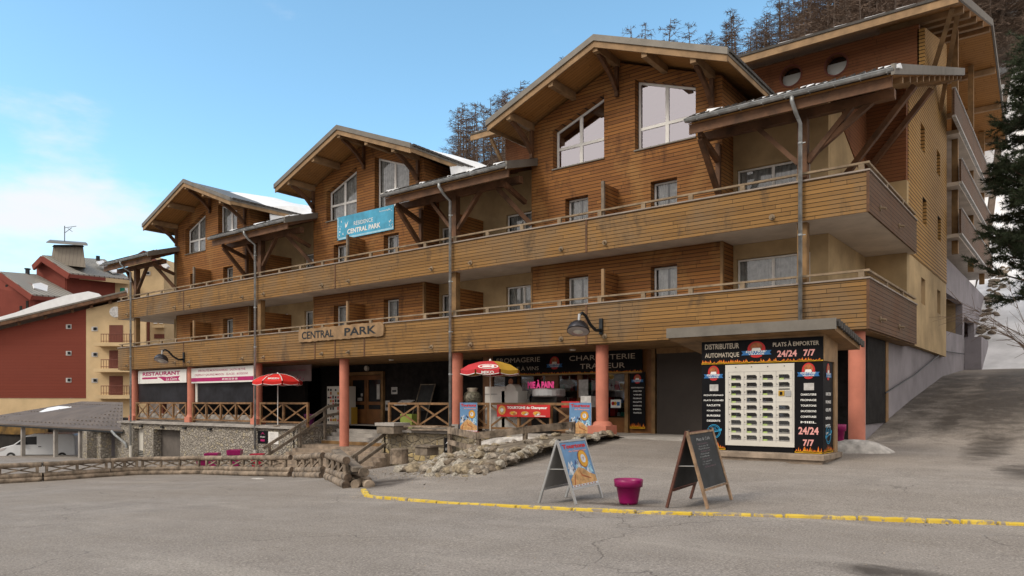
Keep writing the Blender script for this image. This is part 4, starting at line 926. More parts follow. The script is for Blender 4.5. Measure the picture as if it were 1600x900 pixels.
# ================================================================== lettering and flat signs
def text_mesh(body, bold=0, shear=0, spacing=1.0):
    cu = bpy.data.curves.new('lettering', 'FONT'); cu.body = body; cu.offset = bold; cu.shear = shear; cu.space_character = spacing; cu.align_x = 'LEFT'; cu.resolution_u = 3
    o = bpy.data.objects.new('lettering', cu); col.objects.link(o); dg = bpy.context.evaluated_depsgraph_get(); dg.update()
    me = bpy.data.meshes.new_from_object(o.evaluated_get(dg)); bpy.data.objects.remove(o); bpy.data.curves.remove(cu); return me
class Sign:
    """flat sign on origin O (lower left corner) with axes u (right), v (up) in metres; layers stand 3 mm proud of each other"""
    def __init__(s, t, O, u, v): s.t = t; s.O = Vector(O); s.u = Vector(u).normalized(); s.v = Vector(v).normalized(); s.n = s.u.cross(s.v).normalized(); s.acc = {}
    def P(s, x, y, l): return s.O + s.u * x + s.v * y + s.n * l
    def plate(s, wd, ht, th, mat, name='board'):
        q = MB(); q.hexa([s.P(0, 0, -th), s.P(wd, 0, -th), s.P(wd, 0, 0), s.P(0, 0, 0), s.P(0, ht, -th), s.P(wd, ht, -th), s.P(wd, ht, 0), s.P(0, ht, 0)]); return q.build(name, mat, s.t)
    def poly(s, pts, mat, l=1, name='print'):
        s.acc.setdefault((name, mat.name, l), []).append([s.P(x, y, .003 * l) for x, y in pts])
    def rect(s, x0, y0, x1, y1, mat, l=1, name='print'): s.poly([(x0, y0), (x1, y0), (x1, y1), (x0, y1)], mat, l, name)
    def disc(s, x, y, r, mat, l=1, name='print', ry=None, n=20): s.poly([(x + r * math.cos(2*math.pi*k/n), y + (ry or r) * math.sin(2*math.pi*k/n)) for k in range(n)], mat, l, name)
    def text(s, body, x, y, wd, ht, mat, l=2, bold=0, shear=0, spacing=1.0, slope=0):
        me = text_mesh(body, bold, shear, spacing)
        if not me.vertices: return
        xs_ = [v.co.x for v in me.vertices]; ys_ = [v.co.y for v in me.vertices]; ax, bx, ay, by = min(xs_), max(xs_), min(ys_), max(ys_)
        q = MB(); 
        for v in me.vertices:
            X_ = (v.co.x - ax) / (bx - ax) * wd; Y_ = (v.co.y - ay) / max(by - ay, 1e-6) * ht
            q.v.append(tuple(s.P(x + X_, y + Y_ + slope * X_, .003 * l)))
        for p in me.polygons: q.f.append(tuple(p.vertices)); q.m.append(0)
        q.build('lettering', mat, s.t); bpy.data.meshes.remove(me)
    def flames(s, x0, x1, y0, h, seed=0, l=1, step=.05):
        r_ = random.Random(seed); 
        s.rect(x0, y0, x1, y0 + h * .22, M_yel, l + 1, 'flames')
        x = x0
        while x < x1 - step * .5:
            hh = h * r_.uniform(.35, 1); ww = step * r_.uniform(.8, 1.7); xe = min(x + ww, x1); xm = (x + xe) / 2 + r_.uniform(-.3, .3) * ww
            s.poly([(x, y0 + h * .1), (xe, y0 + h * .1), (xm + .2 * ww, y0 + hh * .55), (xm, y0 + hh)], M_orn, l, 'flames')
            s.poly([(x + .15 * ww, y0 + h * .1), (xe - .15 * ww, y0 + h * .1), (xm, y0 + hh * .62)], M_yel, l + 1, 'flames'); x += step * r_.uniform(.5, .9)
    def emblem(s, cx, cy, sc_, words=True, l=1, sq=1):
        """round red emblem with a white band and a blue ribbon carrying two lines of lettering"""
        s.poly([(cx + sc_ * sq * .40 * math.cos(a), cy + sc_ * .12 + sc_ * .42 * math.sin(a)) for a in [math.pi * k / 14 for k in range(15)]] + [(cx - sc_ * sq * .40, cy - sc_ * .1), (cx + sc_ * sq * .40, cy - sc_ * .1)], M_redp, l, 'emblem')
        s.disc(cx, cy + sc_ * .22, sc_ * sq * .27, M_orn2, l + 1, 'emblem', ry=sc_ * .25); s.poly([(cx - sc_ * sq * .22, cy + sc_ * .02), (cx + sc_ * sq * .22, cy + sc_ * .02), (cx + sc_ * sq * .17, cy + sc_ * .17), (cx - sc_ * sq * .17, cy + sc_ * .17)], M_wt, l + 2, 'emblem')
        s.disc(cx, cy - sc_ * .26, sc_ * sq * .26, M_redp, l, 'emblem', ry=sc_ * .11)
        s.poly([(cx - sc_*sq*.68, cy - sc_*.22), (cx + sc_*sq*.68, cy - sc_*.22), (cx + sc_*sq*.6, cy - sc_*.1), (cx + sc_*sq*.68, cy + .02*sc_), (cx - sc_*sq*.68, cy + .02*sc_), (cx - sc_*sq*.6, cy - sc_*.1)], M_blue, l + 3, 'emblem')
        if words:
            s.text("DISTRIB'", cx - sc_*sq*.46, cy - sc_*.09, sc_*sq*.92, sc_*.11, M_wt, l + 4, .02); s.text('VILLAGE', cx - sc_*sq*.36, cy - sc_*.21, sc_*sq*.72, sc_*.09, M_wt, l + 4, .02)
    def done(s):
        by = {}
        for (name, mn, l), polys in s.acc.items(): by.setdefault((name, mn), []).extend(polys)
        for (name, mn), polys in by.items():
            q = MB()
            for p in polys: q.face(p)
            q.build(name, MATS[mn], s.t)
M_orn2 = plain('brown_orange_print', (.42, .13, .04), .5, .3, 12)
XA, ZA = (1, 0, 0), (0, 0, 1)

# name board
ox, oz = fx(467, YP - .1), 3.9
t = thing('name_board', 'rough-edged wooden board lettered CENTRAL PARK, fixed to the lower balcony boards', 'sign', (ox, YP - .1, 4.2))
L = fx(598, YP - .1) - ox; r_ = random.Random(3); n_ = 40
e = [(L * i / n_, -.02 + r_.uniform(-.02, .02)) for i in range(n_ + 1)] + [(L + .03, .1), (L + .05, .35), (L, .47)] + [(L * (n_ - i) / n_, .56 + r_.uniform(-.02, .02)) for i in range(1, n_ + 1)] + [(-.03, .4), (-.04, .12)]
MB().prism([(ox + x, YP - .10, 4.30 + y) for x, y in e][::-1], (0, .07, 0)).build('board', M_beaml, t)
S = Sign(t, (ox, YP - .104, 4.30), XA, ZA); S.text('CENTRAL', .22, .10, L * .40, .34, M_iron2 if 'M_iron2' in globals() else M_iron, 1, .022); S.text('PARK', L * .57, .10, L * .36, .34, M_iron, 1, .022); S.done()
# turquoise banner on the middle gable
bx0, bx1 = fx(527, YB - .06), fx(615, YB - .06)
t = thing('residence_banner', 'turquoise banner reading RÉSIDENCE CENTRAL PARK on the middle gable', 'banner', (bx0, YB - .06, 8.8)); W_ = bx1 - bx0
S = Sign(t, (bx0, YB - .06, 8.93), XA, ZA); S.plate(W_, 1.05, .02, M_banner, 'sheet')
S.text('RÉSIDENCE', W_*.31, .53, W_*.34, .22, M_wt, 2, 0); S.text('CENTRAL PARK', W_*.19, .2, W_*.59, .22, M_wt, 2, .03)
S.poly([(W_*.145, .78), (W_*.165, .62), (W_*.21, .8), (W_*.18, .55), (W_*.15, .5)], M_wt, 1, 'emblem'); S.text('la montagne', W_*.76, .84, W_*.19, .09, M_wt, 2)
r_ = random.Random(5)
for i in range(26):
    xx = r_.choice([r_.uniform(.02, .1), r_.uniform(.9, .98)]) * W_; yy = r_.uniform(.08, .95); q_ = r_.uniform(.03, .08); S.poly([(xx, yy), (xx + q_, yy - q_*.5), (xx + q_*.6, yy + q_)], M_lblue if i % 2 else M_wt, 1, 'print')
S.rect(.02, .02, W_ - .02, .1, M_lblue, 1); S.rect(.02, .02, .08, 1.03, M_lblue, 1); S.done()

# restaurant fascia signs
YS = 21.2
a, b = fx(216, YS), fx(291, YS)
t = thing('restaurant_sign', 'white fascia sign reading RESTAURANT over a magenta ribbon, leftmost sign on the terrace', 'sign', (a, YS, 3)); W_ = b - a
S = Sign(t, (a, YS, 2.63), XA, ZA); S.plate(W_, .74, .04, M_white); S.text('RESTAURANT', W_*.1, .44, W_*.78, .22, M_mag, 1, .035)
S.rect(W_*.09, .25, W_*.42, .36, M_mag); S.poly([(W_*.42, .36), (W_*.5, .25), (W_*.56, .12), (W_*.88, .1), (W_*.84, .22), (W_*.88, .38), (W_*.62, .34), (W_*.5, .38)], M_mag); S.text('Le Cairn', W_*.6, .15, W_*.22, .15, M_wt, 2, .01, .3); S.done()
a, b = fx(299, YS), fx(396, YS)
t = thing('menu_fascia', 'white fascia sign with two lines of magenta writing over a magenta stripe', 'sign', (a, YS, 3)); W_ = b - a
S = Sign(t, (a, YS, 2.57), XA, ZA); S.plate(W_, .80, .04, M_white); S.text('SPÉCIALITÉS MONTAGNARDES - SALON DE THÉ', W_*.12, .60, W_*.76, .13, M_mag, 1, .01); S.text('CRÊPES ET GAUFRES MAISON - GLACES - BOISSONS', W_*.06, .38, W_*.86, .13, M_mag, 1, .01)
S.rect(0, .08, W_, .28, M_mag); S.text('09 84 52 09 68', W_*.52, .13, W_*.24, .1, M_wt, 2, .02); S.done()
a, b = fx(406, 23.2), fx(486, 23.2)
t = thing('fascia_board', 'pinkish grey fascia board with a mountain outline in the shade behind the scarlet parasol', 'sign', (a, 23.2, 3)); W_ = b - a
S = Sign(t, (a, 23.2, 2.62), XA, ZA); S.plate(W_, .82, .04, plain('dusty_pink_board', (.30, .24, .245), .6, .1, 2)); S.text('Le Cairn', W_*.06, .55, W_*.2, .2, M_mag, 1, 0, .3); S.text('RESTAURANT - CRÊPERIE - PIZZERIA', W_*.3, .52, W_*.6, .09, M_mag, 1); S.text('Terrasse', W_*.06, .3, W_*.2, .09, M_mag, 1)
for i in range(3): S.poly([(W_*(.7+.07*i), .05), (W_*(.77+.05*i), .34 - .08*i), (W_*(.765+.05*i), .27 - .08*i), (W_*(.72+.07*i), .05)], M_mag)
S.done()
# small menu plates on the stone wall
a = fx(403, YP - .03)
t = thing('menu_plate', 'small black and pink plate on the stone wall left of the steps', 'sign', (a, YP - .03, -.5)); S = Sign(t, (a, YP - .03, -.42), XA, ZA); S.plate(.78, .60, .02, M_black); S.text('RESTAURANT', .2, .27, .4, .08, M_wt); S.poly([(.22, .4), (.4, .54), (.58, .4), (.4, .48)], M_mag); S.rect(.22, .1, .55, .2, M_mag); S.done()
t = thing('menu_plate', 'small white notice plate beside the black plate on the stone wall', 'sign', (a + .85, YP - .03, -.5)); S = Sign(t, (a + .85, YP - .03, -.42), XA, ZA); S.plate(.8, .58, .02, M_white)
for i in range(7): S.text('menu du jour et carte', .12, .48 - i * .06, .3 + .05 * (i % 3), .03, M_iron)
S.done()
t = thing('menu_plate', 'narrow black and pink plate standing upright by the drainpipe foot right of the steps', 'sign', (-17.9, 19.9, -.2)); S = Sign(t, (-19.15, YP - .32, -.62), XA, ZA); S.plate(.40, .85, .02, M_black); S.poly([(.08, .6), (.2, .74), (.32, .6), (.2, .68)], M_wt); S.text('LE CAIRN', .08, .38, .25, .09, M_wt); S.disc(.2, .18, .1, M_mag); S.done()

# shop fascia
a, b = fx(770, SF - .2), fx(1003, SF - .2)
t = thing('shop_fascia', 'long black fascia board over the shop reading FROMAGERIE CAVE À VINS and CHARCUTERIE TRAITEUR', 'sign', (a, SF - .2, 3)); W_ = b - a
S = Sign(t, (a, SF - .2, 2.66), XA, ZA); S.plate(W_, .80, .05, M_black)
S.text('FROMAGERIE', W_*.03, .50, W_*.32, .19, M_gold, 1); S.text('CAVE À VINS', W_*.10, .17, W_*.24, .19, M_gold, 1)
S.text('CHARCUTERIE', W_*.55, .48, W_*.41, .19, M_gold, 1); S.text('TRAITEUR', W_*.62, .16, W_*.28, .19, M_gold, 1); S.emblem(W_*.45, .38, .55)
S.flames(0, W_, -.01, .1, 4); S.rect(0, -.05, W_, 0, M_beaml, 1); S.done()
# narrow shop panel
a = fx(984, SF - .13)
t = thing('wares_list', 'narrow black panel with a list of wares and flames between the shop posts', 'sign', (a, SF - .13, ZT)); W_ = .62
S = Sign(t, (a, SF - .13, .62), XA, ZA); S.plate(W_, 2.02, .02, M_black); S.emblem(.31, 1.75, .36)
for i, wd in enumerate(('PRODUITS RÉGIONAUX', 'CHARCUTERIE', 'VINS', 'FROMAGE', 'RACLETTE', 'BIÈRES', 'MIEL', 'TRAITEUR')): S.text(wd, .31 - (.26 if i == 0 else .17), 1.45 - i * .13, .52 if i == 0 else .34, .05, M_wt, 1, .02)
S.flames(0, W_, 0, .26, 9); S.done()

# ================================================================== vending kiosk
KX0, KX1, KY, KYB = -7.47, -4.62, 17.3, 18.35
t = thing('vending_kiosk', 'black and flame decorated timber kiosk with a flat projecting roof', 'kiosk', (-6, 18, .2))
q = MB(); q.box((KX0 - .25, KY - .42, .30), (KX1 + .12, KYB + .1, .42)); q.box((KX0 - .2, KY - .36, .05), (KX1 + .06, KYB, .298)); bevel(q.build('deck', M_step, t), .008)
q = MB(); q.box((KX0, KY, .422), (KX0 + .60, KYB, 2.50)); q.box((KX1 - .62, KY, .422), (KX1 - .004, KY + .80, 2.50)); q.box((KX0 + .6, KYB - .1, .422), (KX1 - .62, KYB, 2.5)); q.box((KX0, KY + .02, 2.50), (KX1 - .004, KYB, 3.04)); q.build('cabin', M_black, t)
q = MB(); q.box((KX1 - .06, KY + .801, .422), (KX1 + .03, KYB + .03, 3.04)); q.box((KX1 - .003, KY + .0, 2.50), (KX1 + .03, KY + .80, 3.04)); q.box((KX0, KY, 3.041), (KX1 + .03, KYB + .03, 3.1)); q.build('timber_frame', M_beaml, t)
RX0, RX1 = -8.2, -4.27
q = MB(); q.hexa([(RX0, 16.93, 3.30), (RX1, 16.93, 3.30), (RX1 + .0, 19.3, 2.95), (RX0, 19.3, 2.95), (RX0, 16.93, 3.36), (RX1, 16.93, 3.36), (RX1, 19.3, 3.01), (RX0, 19.3, 3.01)]); rf = q.build('roof', M_tile, t)
q = MB(); q.hexa([(RX0, 16.95, 3.14), (RX1 - .02, 16.95, 3.14), (RX1 - .02, 19.2, 2.84), (RX0, 19.2, 2.84), (RX0, 16.95, 3.298), (RX1 - .02, 16.95, 3.298), (RX1 - .02, 19.2, 2.958), (RX0, 19.2, 2.958)]); q.build('roof_lining', M_post, rf)
q = MB(); q.box((RX0 - .02, 16.88, 3.16), (RX1 + .02, 16.925, 3.40)); q.build('fascia', M_flash, rf)
q = MB(); y = 17.0
while y < 19.2: zz = 3.36 - .1477 * (y - 16.93); q.box((RX1 + .001, y, zz - .12), (RX1 + .05, y + .16, zz + .03)); y += .2
q.build('tile', M_tile, rf)
W_ = KX1 - KX0
S = Sign(t, (KX0, KY - .015, 2.50), XA, ZA); S.plate(W_, .55, .034, M_black, 'header_board')
S.text('DISTRIBUTEUR', W_*.03, .36, W_*.30, .13, M_gold, 1, .02); S.text('AUTOMATIQUE', W_*.03, .14, W_*.30, .13, M_gold, 1, .02)
S.text("PLATS À EMPORTER", W_*.61, .36, W_*.36, .12, M_gold, 1, .02); S.text('24/24', W_*.645, .12, W_*.155, .15, M_pinkl, 1, .03); S.text('7/7', W_*.85, .12, W_*.09, .15, M_pinkl, 1, .03)
S.emblem(W_*.475, .28, .42, sq=1.25); S.flames(0, W_, 0, .11, 2, step=.07); S.done()
def kpanel(x, lst, y0, seed, big=False, label=None):
    S = Sign(t, (x, KY - .002, .43), XA, ZA); S.rect(.0, 0, .0, 0, M_black)
    S.acc.clear(); S.emblem(.30, 1.82, .40, sq=.9); S.rect(.2, 1.42, .42, 1.58, M_curt, 1)
    for i, wd in enumerate(lst): S.text(wd, .30 - (.25 if len(wd) > 12 else .17), 1.30 - i * .125, .5 if len(wd) > 12 else .34, .045, M_wt, 1, .025)
    if big: S.text('24/24', .08, .42, .44, .17, M_pinkl, 1, .03); S.text('7/7', .18, .16, .24, .15, M_pinkl, 1, .03)
    else: stamp(S, .31, .44, .17)
    S.flames(0, .60, 0, .17 if big else .2, seed, step=.045); S.done()
def stamp(S, x, y, r, sq=1):
    n_ = 28
    for ra, rb in ((r, r * .92), (r * .82, r * .76)):
        for k in range(n_):
            a1, a2 = 2*math.pi*k/n_, 2*math.pi*(k+1)/n_
            S.poly([(x + ra*sq*math.cos(a1), y + ra*math.sin(a1)), (x + ra*sq*math.cos(a2), y + ra*math.sin(a2)), (x + rb*sq*math.cos(a2), y + rb*math.sin(a2)), (x + rb*sq*math.cos(a1), y + rb*math.sin(a1))], M_cyan, 1, 'stamp')
    S.poly([(x - r*1.15*sq, y - r*.42), (x + r*1.15*sq, y + r*.12), (x + r*1.15*sq, y + r*.42), (x - r*1.15*sq, y - r*.1)], M_cyan, 2, 'stamp')
    S.text('100%', x - r*.35*sq, y + r*.25, r*.7*sq, r*.3, M_cyan, 1); S.text('ORIGINAL', x - r*.8*sq, y - r*.25, r*1.6*sq, r*.25, M_black, 3, .01, 0, 1, .24)
kpanel(KX0, ('PRODUITS RÉGIONAUX', 'PLATS CUISINÉS', 'RACLETTE', 'POULET RÔTI', 'BURGERS', 'DESSERTS'), 0, 12)
kpanel(KX1 - .62, ('CHARCUTERIE', 'FROMAGE', 'TOURTONS', 'SAUCISSONS', 'CONFITURES', 'MIEL'), 0, 13, True)
S = Sign(t, (KX1, KY, .43), (0, 1, 0), ZA); S.emblem(.38, 1.80, .42, sq=.8)
for i, wd in enumerate(('CHARCUTERIE', 'FROMAGE', 'ŒUFS', 'BIÈRES', 'MIEL', 'VINS')): S.text(wd, .18, 1.30 - i * .18, .42, .07, M_wt, 1, .03)
stamp(S, .40, .42, .22); S.flames(0, .79, 0, .2, 14, step=.06); S.done()
# vending machine
mx0, mx1, mz0, mz1 = KX0 + .605, KX1 - .625, .55, 2.47; MW = mx1 - mx0
t = thing('vending_machine', 'cream food locker vending machine with a grid of small glazed doors inside the kiosk', 'vending machine', (mx0 + MW / 2, KY, .43))
q = MB(); hs = []; cw = MW * .93 / 4; rh = (mz1 - .20 - mz0 - .12) / 9
cells = []
for c_ in range(4):
    for r_i in range(9):
        if c_ == 3 and r_i in (2, 3): continue
        x_ = MW * .05 + cw * c_ + .06; z_ = mz1 - .19 - rh * (r_i + 1) - mz0 + .0; cells.append((x_, z_))
        w_, h_ = cw * .66, rh * .66; hs.append([(x_, z_), (x_ + w_, z_), (x_ + w_, z_ + h_ * .7), (x_ + w_ * .85, z_ + h_), (x_, z_ + h_)])
q.wall([(0, 0), (MW, 0), (MW, mz1 - mz0), (0, mz1 - mz0)], hs, (mx0, KY - .03, mz0), XA, ZA, (0, .05, 0)); q.build('front', M_cream, t)
q = MB(); q.box((mx0 + .01, KY + .021, mz0), (mx1 - .01, KY + .9, mz1)); q.build('inside', M_dark, t)
q = MB(); q.box((mx0 + .02, KY + .0, .424), (mx1 - .02, KY + .8, mz0 - .001)); q.build('base', M_black, t)
q = MB(); q.box((mx0 + .03, KY + .005, mz0 + .08), (mx1 - .03, KY + .008, mz1 - .15)); q.build('pane', M_glass, t)
q = MB()
for c_ in range(5): q.box((mx0 + MW*.05 + cw*c_ - .004, KY - .036, mz0 + .1), (mx0 + MW*.05 + cw*c_ + .004, KY - .0305, mz1 - .17))
for r_i in range(10): z = mz1 - .17 - rh * r_i; q.box((mx0 + MW*.05, KY - .035, z - .004), (mx1 - .05, KY - .0305, z + .004))
q.build('door_joints', M_curt, t)
q = MB(); 
for (x_, z_) in cells: q.box((mx0 + x_ - .045, KY - .04, mz0 + z_ + .06), (mx0 + x_ - .03, KY - .031, mz0 + z_ + .08))
for i in range(4): q.box((mx0 + .25 + i*.38, KY - .04, mz1 - .07), (mx0 + .27 + i*.38, KY - .031, mz1 - .05))
q.build('lock', M_iron, t)
M_lime = plain('lime_label', (.40, .60, .05), .5, .2, 20); M_food = plain('wrapped_food', (.16, .15, .10), .5, .6, 20)
q1 = MB(); q2 = MB()
for i, (x_, z_) in enumerate(cells):
    if rnd.random() < .45: q1.box((mx0 + x_, KY + .0, mz0 + z_), (mx0 + x_ + cw*.28, KY + .004, mz0 + z_ + .035))
    h0 = rnd.uniform(.02, .09); xa_ = mx0 + x_ + rnd.uniform(0, .06); q2.hexa([(xa_, KY + .009, mz0 + z_), (xa_ + .15, KY + .009, mz0 + z_), (xa_ + .15, KY + .02, mz0 + z_), (xa_, KY + .02, mz0 + z_), (xa_ + .02, KY + .009, mz0 + z_ + h0), (xa_ + .12, KY + .009, mz0 + z_ + h0 * .7), (xa_ + .12, KY + .02, mz0 + z_ + h0 * .7), (xa_ + .02, KY + .02, mz0 + z_ + h0)])
q1.build('price_label', M_lime, t); q2.build('food_packet', M_food, t)
px_ = mx0 + MW*.05 + cw*3 + .06; pz = mz1 - .19 - rh * 4
q = MB(); q.box((px_, KY - .05, pz + rh*.9), (px_ + .13, KY - .031, pz + rh*1.55)); q.build('card_reader', M_yelr if 'M_yelr' in globals() else M_ygold, t)
q = MB(); q.box((px_ + .03, KY - .056, pz + rh*1.0), (px_ + .09, KY - .0505, pz + rh*1.4)); q.box((px_, KY - .04, pz + rh*1.7), (px_ + .25, KY - .031, pz + rh*1.82)); q.build('screen', M_black, t)
q = MB(); q.box((px_ + .15, KY - .045, pz + rh*.8), (px_ + .28, KY - .031, pz + rh*1.55)); q.build('keypad', M_alu, t)

# ================================================================== sandwich boards
def aboard(name, label, A, Bp, C, D, H, frame, back, front_fn, fw=.05):
    """A, Bp: front feet (left, right); C, D: rear feet (left, right)"""
    base = (A + Bp + C + D) / 4
    t = thing(name, label, 'sandwich board', base)
    topm = (A + Bp + C + D) / 4 + Vector((0, 0, H)); ud = (Bp - A).normalized(); wd = (Bp - A).length
    T0 = topm - ud * wd / 2; T1 = topm + ud * wd / 2
    def leaf(P, Q, side, fm, pm):
        v = (T0 - P); n = (Q - P).cross(v).normalized() * side
        q = MB()
        for a, b in ((P, T0), (Q, T1)): q.bar(a, b + Vector((0, 0, .012)), fw, .035, n)
        hh = v.length; vv = v.normalized()
        q.bar(P + vv * hh * .23 + ud * fw * .5, Q + (T1 - Q).normalized() * hh * .23 - ud * fw * .5, .03, fw, n); q.bar(T0 - vv * fw * .6 + ud * fw * .5, T1 - vv * fw * .6 - ud * fw * .5, .03, fw * 1.1, n)
        fo = q.build('frame', fm, t)
        O = P + vv * hh * .25; p = MB(); w2 = ud * wd; up = vv * hh * .71; th = n * .008
        p.hexa([O - th, O + w2 - th, O + w2 + th, O + th, O + up - th, O + w2 + up - th, O + w2 + up + th, O + up + th]); p.build('panel', pm, t)
        return O + n * .014, vv, hh * .71
    O, vv, ph = leaf(A, Bp, 1, frame[0], front_fn[0]); leaf(C, D, -1, frame[1], back)
    q = MB(); mA = A.lerp(T0, .55); mC = C.lerp(T0, .55); q.tube([mA, mC], .008, 6); mB = Bp.lerp(T1, .55); mD = D.lerp(T1, .55); q.tube([mB, mD], .008, 6); q.build('stay', M_alu, t)
    q = MB()
    for T in (T0 + ud * .06, T1 - ud * .06): q.tube([T - ud * .03 + Vector((0, 0, .012)), T + ud * .03 + Vector((0, 0, .012))], .018, 8)
    q.build('hinge', M_iron, t)
    S = Sign(t, O, ud, vv); front_fn[1](S, wd, ph, fw); S.done()
def poster_art(S, w_, h_, m_=0):
    x0, x1 = m_, w_ - m_; W2 = x1 - x0
    S.rect(x0, 0, x1, h_, M_tblue, .5, 'poster')
    S.text('Tourtons', x0 + W2*.06, h_*.86, W2*.88, h_*.10, M_redp, 2, .045); S.text('du Champsaur', x0 + W2*.24, h_*.765, W2*.70, h_*.055, M_pinkl, 2, .03)
    S.disc(x0 + W2*.70, h_*.60, W2*.19, M_orn2, 2); S.disc(x0 + W2*.70, h_*.60, W2*.17, M_yolk, 3); S.disc(x0 + W2*.70, h_*.60, W2*.09, M_pale, 4); S.text('Y', x0 + W2*.665, h_*.565, W2*.07, h_*.07, M_orn2, 5, .03)
    r_ = random.Random(8)
    for i in range(34):    # the printed snowy mountains
        cx = x0 + r_.uniform(.04, .9) * W2; cy = h_ * r_.uniform(.30, .56); a = r_.uniform(.03, .12) * W2
        S.poly([(max(x0, cx - a), cy - a*.6), (min(x1, cx + a), cy - a*.8), (min(x1, cx + a*.4), cy + a*.2), (cx, cy + a)], (M_pale, M_lblue, M_navy, M_pale)[i % 4], 1 + (i % 2) * .4, 'print')
    S.poly([(x0 + W2*.02, h_*.02), (x1, h_*.02), (x1 - W2*.01, h_*.2), (x0 + W2*.8, h_*.26), (x0 + W2*.62, h_*.38), (x0 + W2*.42, h_*.42), (x0 + W2*.2, h_*.3), (x0 + W2*.03, h_*.18)], M_bread, 2)
    S.poly([(x0 + W2*.42, h_*.38), (x0 + W2*.5, h_*.25), (x0 + W2*.8, h_*.15), (x0 + W2*.78, h_*.13), (x0 + W2*.46, h_*.22)], M_orn2, 3); S.poly([(x0 + W2*.1, h_*.05), (x0 + W2*.22, h_*.28), (x0 + W2*.24, h_*.26), (x0 + W2*.14, h_*.05)], M_orn2, 3)
    S.rect(x0, 0, x1, h_*.045, M_pale, 4)
    for i in range(8): S.rect(x0 + W2*(.05 + .115*i), h_*.012, x0 + W2*(.10 + .115*i), h_*.035, M_orn2, 5)
M_yolk = plain('badge_gold', (.70, .36, .03), .5, .1, 6); M_pale = plain('pale_print', (.62, .66, .72), .5, .15, 9); M_navy = plain('navy_print', (.05, .09, .25), .5, .1, 6)
def chalk_art(S, w_, h_, fw):
    r_ = random.Random(21); S.text('Plats & Café', w_*.24, h_*.86, w_*.54, h_*.055, M_chalk, 1, .01, .15)
    y = .79
    for i, wd in enumerate(('Croissant', 'Boissons 2€', 'Tartiflette', 'Raclette 12€', 'Fondue', 'Croziflette', 'Soupe', 'Vin chaud 4€', 'Crêpes', 'Dessert')):
        S.text(wd, w_*(.2 + .1*r_.random()), h_*y, w_*r_.uniform(.3, .48), h_*.028, M_chalk if i % 3 else M_pinkch, 1, 0, .2); y -= .048
M_pinkch = plain('coloured_chalk', (.22, .14, .17), .9, .3, 20)
lift = Vector((0, 0, .0))
aboard('advert_board', 'white metal sandwich board with a blue pastry poster standing behind the yellow kerb', G(900, 788), G(941, 778), G(842, 786), G(884, 777), 1.04, (M_alu, M_alu), M_aboard, (M_aboard, lambda S, w_, h_, fw: poster_art(S, w_, h_, fw * .6)), .035)
aboard('chalkboard_stand', 'wooden sandwich chalkboard with handwriting standing behind the yellow kerb', G(1106, 795), G(1143, 781), G(1042, 793), G(1079, 779), 1.16, (M_bframe, M_dframe), M_chalkb, (M_chalkb, chalk_art), .06)

# ================================================================== flower pots
def pot(label, c, r, h, mat, sq=False, group='magenta flower pots'):
    t = thing('flower_pot', label, 'flower pot', c, group)
    q = MB(); n_ = 4 if sq else 32; k = 1.25 if sq else 1
    q.lathe(c, [(0, .01), (r*.66*k, .0), (r*.72*k, h*.1), (r*.92*k, h*.70), (r*1.06*k, h*.705), (r*1.10*k, h*.985), (r*1.06*k, h), (r*1.0*k, h*.99), (r*.93*k, h*.86)], n_)
    q.build('pot', mat, t, smooth=not sq)
    q = MB(); q.lathe(c, [(r*.94*k, h*.86), (0, h*.87)], n_); q.build('soil', M_soil, t)
M_soil = plain('dry_soil', (.06, .045, .03), .95, .3, 8, .5)
pot('round magenta pot standing on the forecourt between the two sandwich boards', G(982, 787), .215, .40, M_magp)
for (px, d, lb) in ((332, 35.2, 'left magenta planter box below the stone wall behind the log barrier'), (367, 35.0, 'right magenta planter box, the taller of the pair below the stone wall'), (317, 36.0, 'small magenta planter at the foot of the stone wall nearest the garage opening')):
    p = at(px, 0, d); p.z = ground(p.x, p.y); q_ = p.copy()
    pot(lb, (p.x, p.y, p.z), .32, .80 if px > 340 else (.66 if px > 320 else .42), M_magp, True)
p = at(402, 0, 34.3); pot('red planter box hidden partly by the log barrier near the left handrail', (p.x, p.y, ground(p.x, p.y)), .30, .62, plain('red_plastic', (.42, .015, .05), .4, .1, 3), True)
pot('tall purple pot with dry stems beside the corner column', (-5.12, 20.5, .42), .19, .58, M_wine2 if 'M_wine2' in globals() else M_magp)
pot('purple pot on the terrace seen through the railing near the steps', (fx(484, 22), 22, ZT), .25, .55, M_wine)

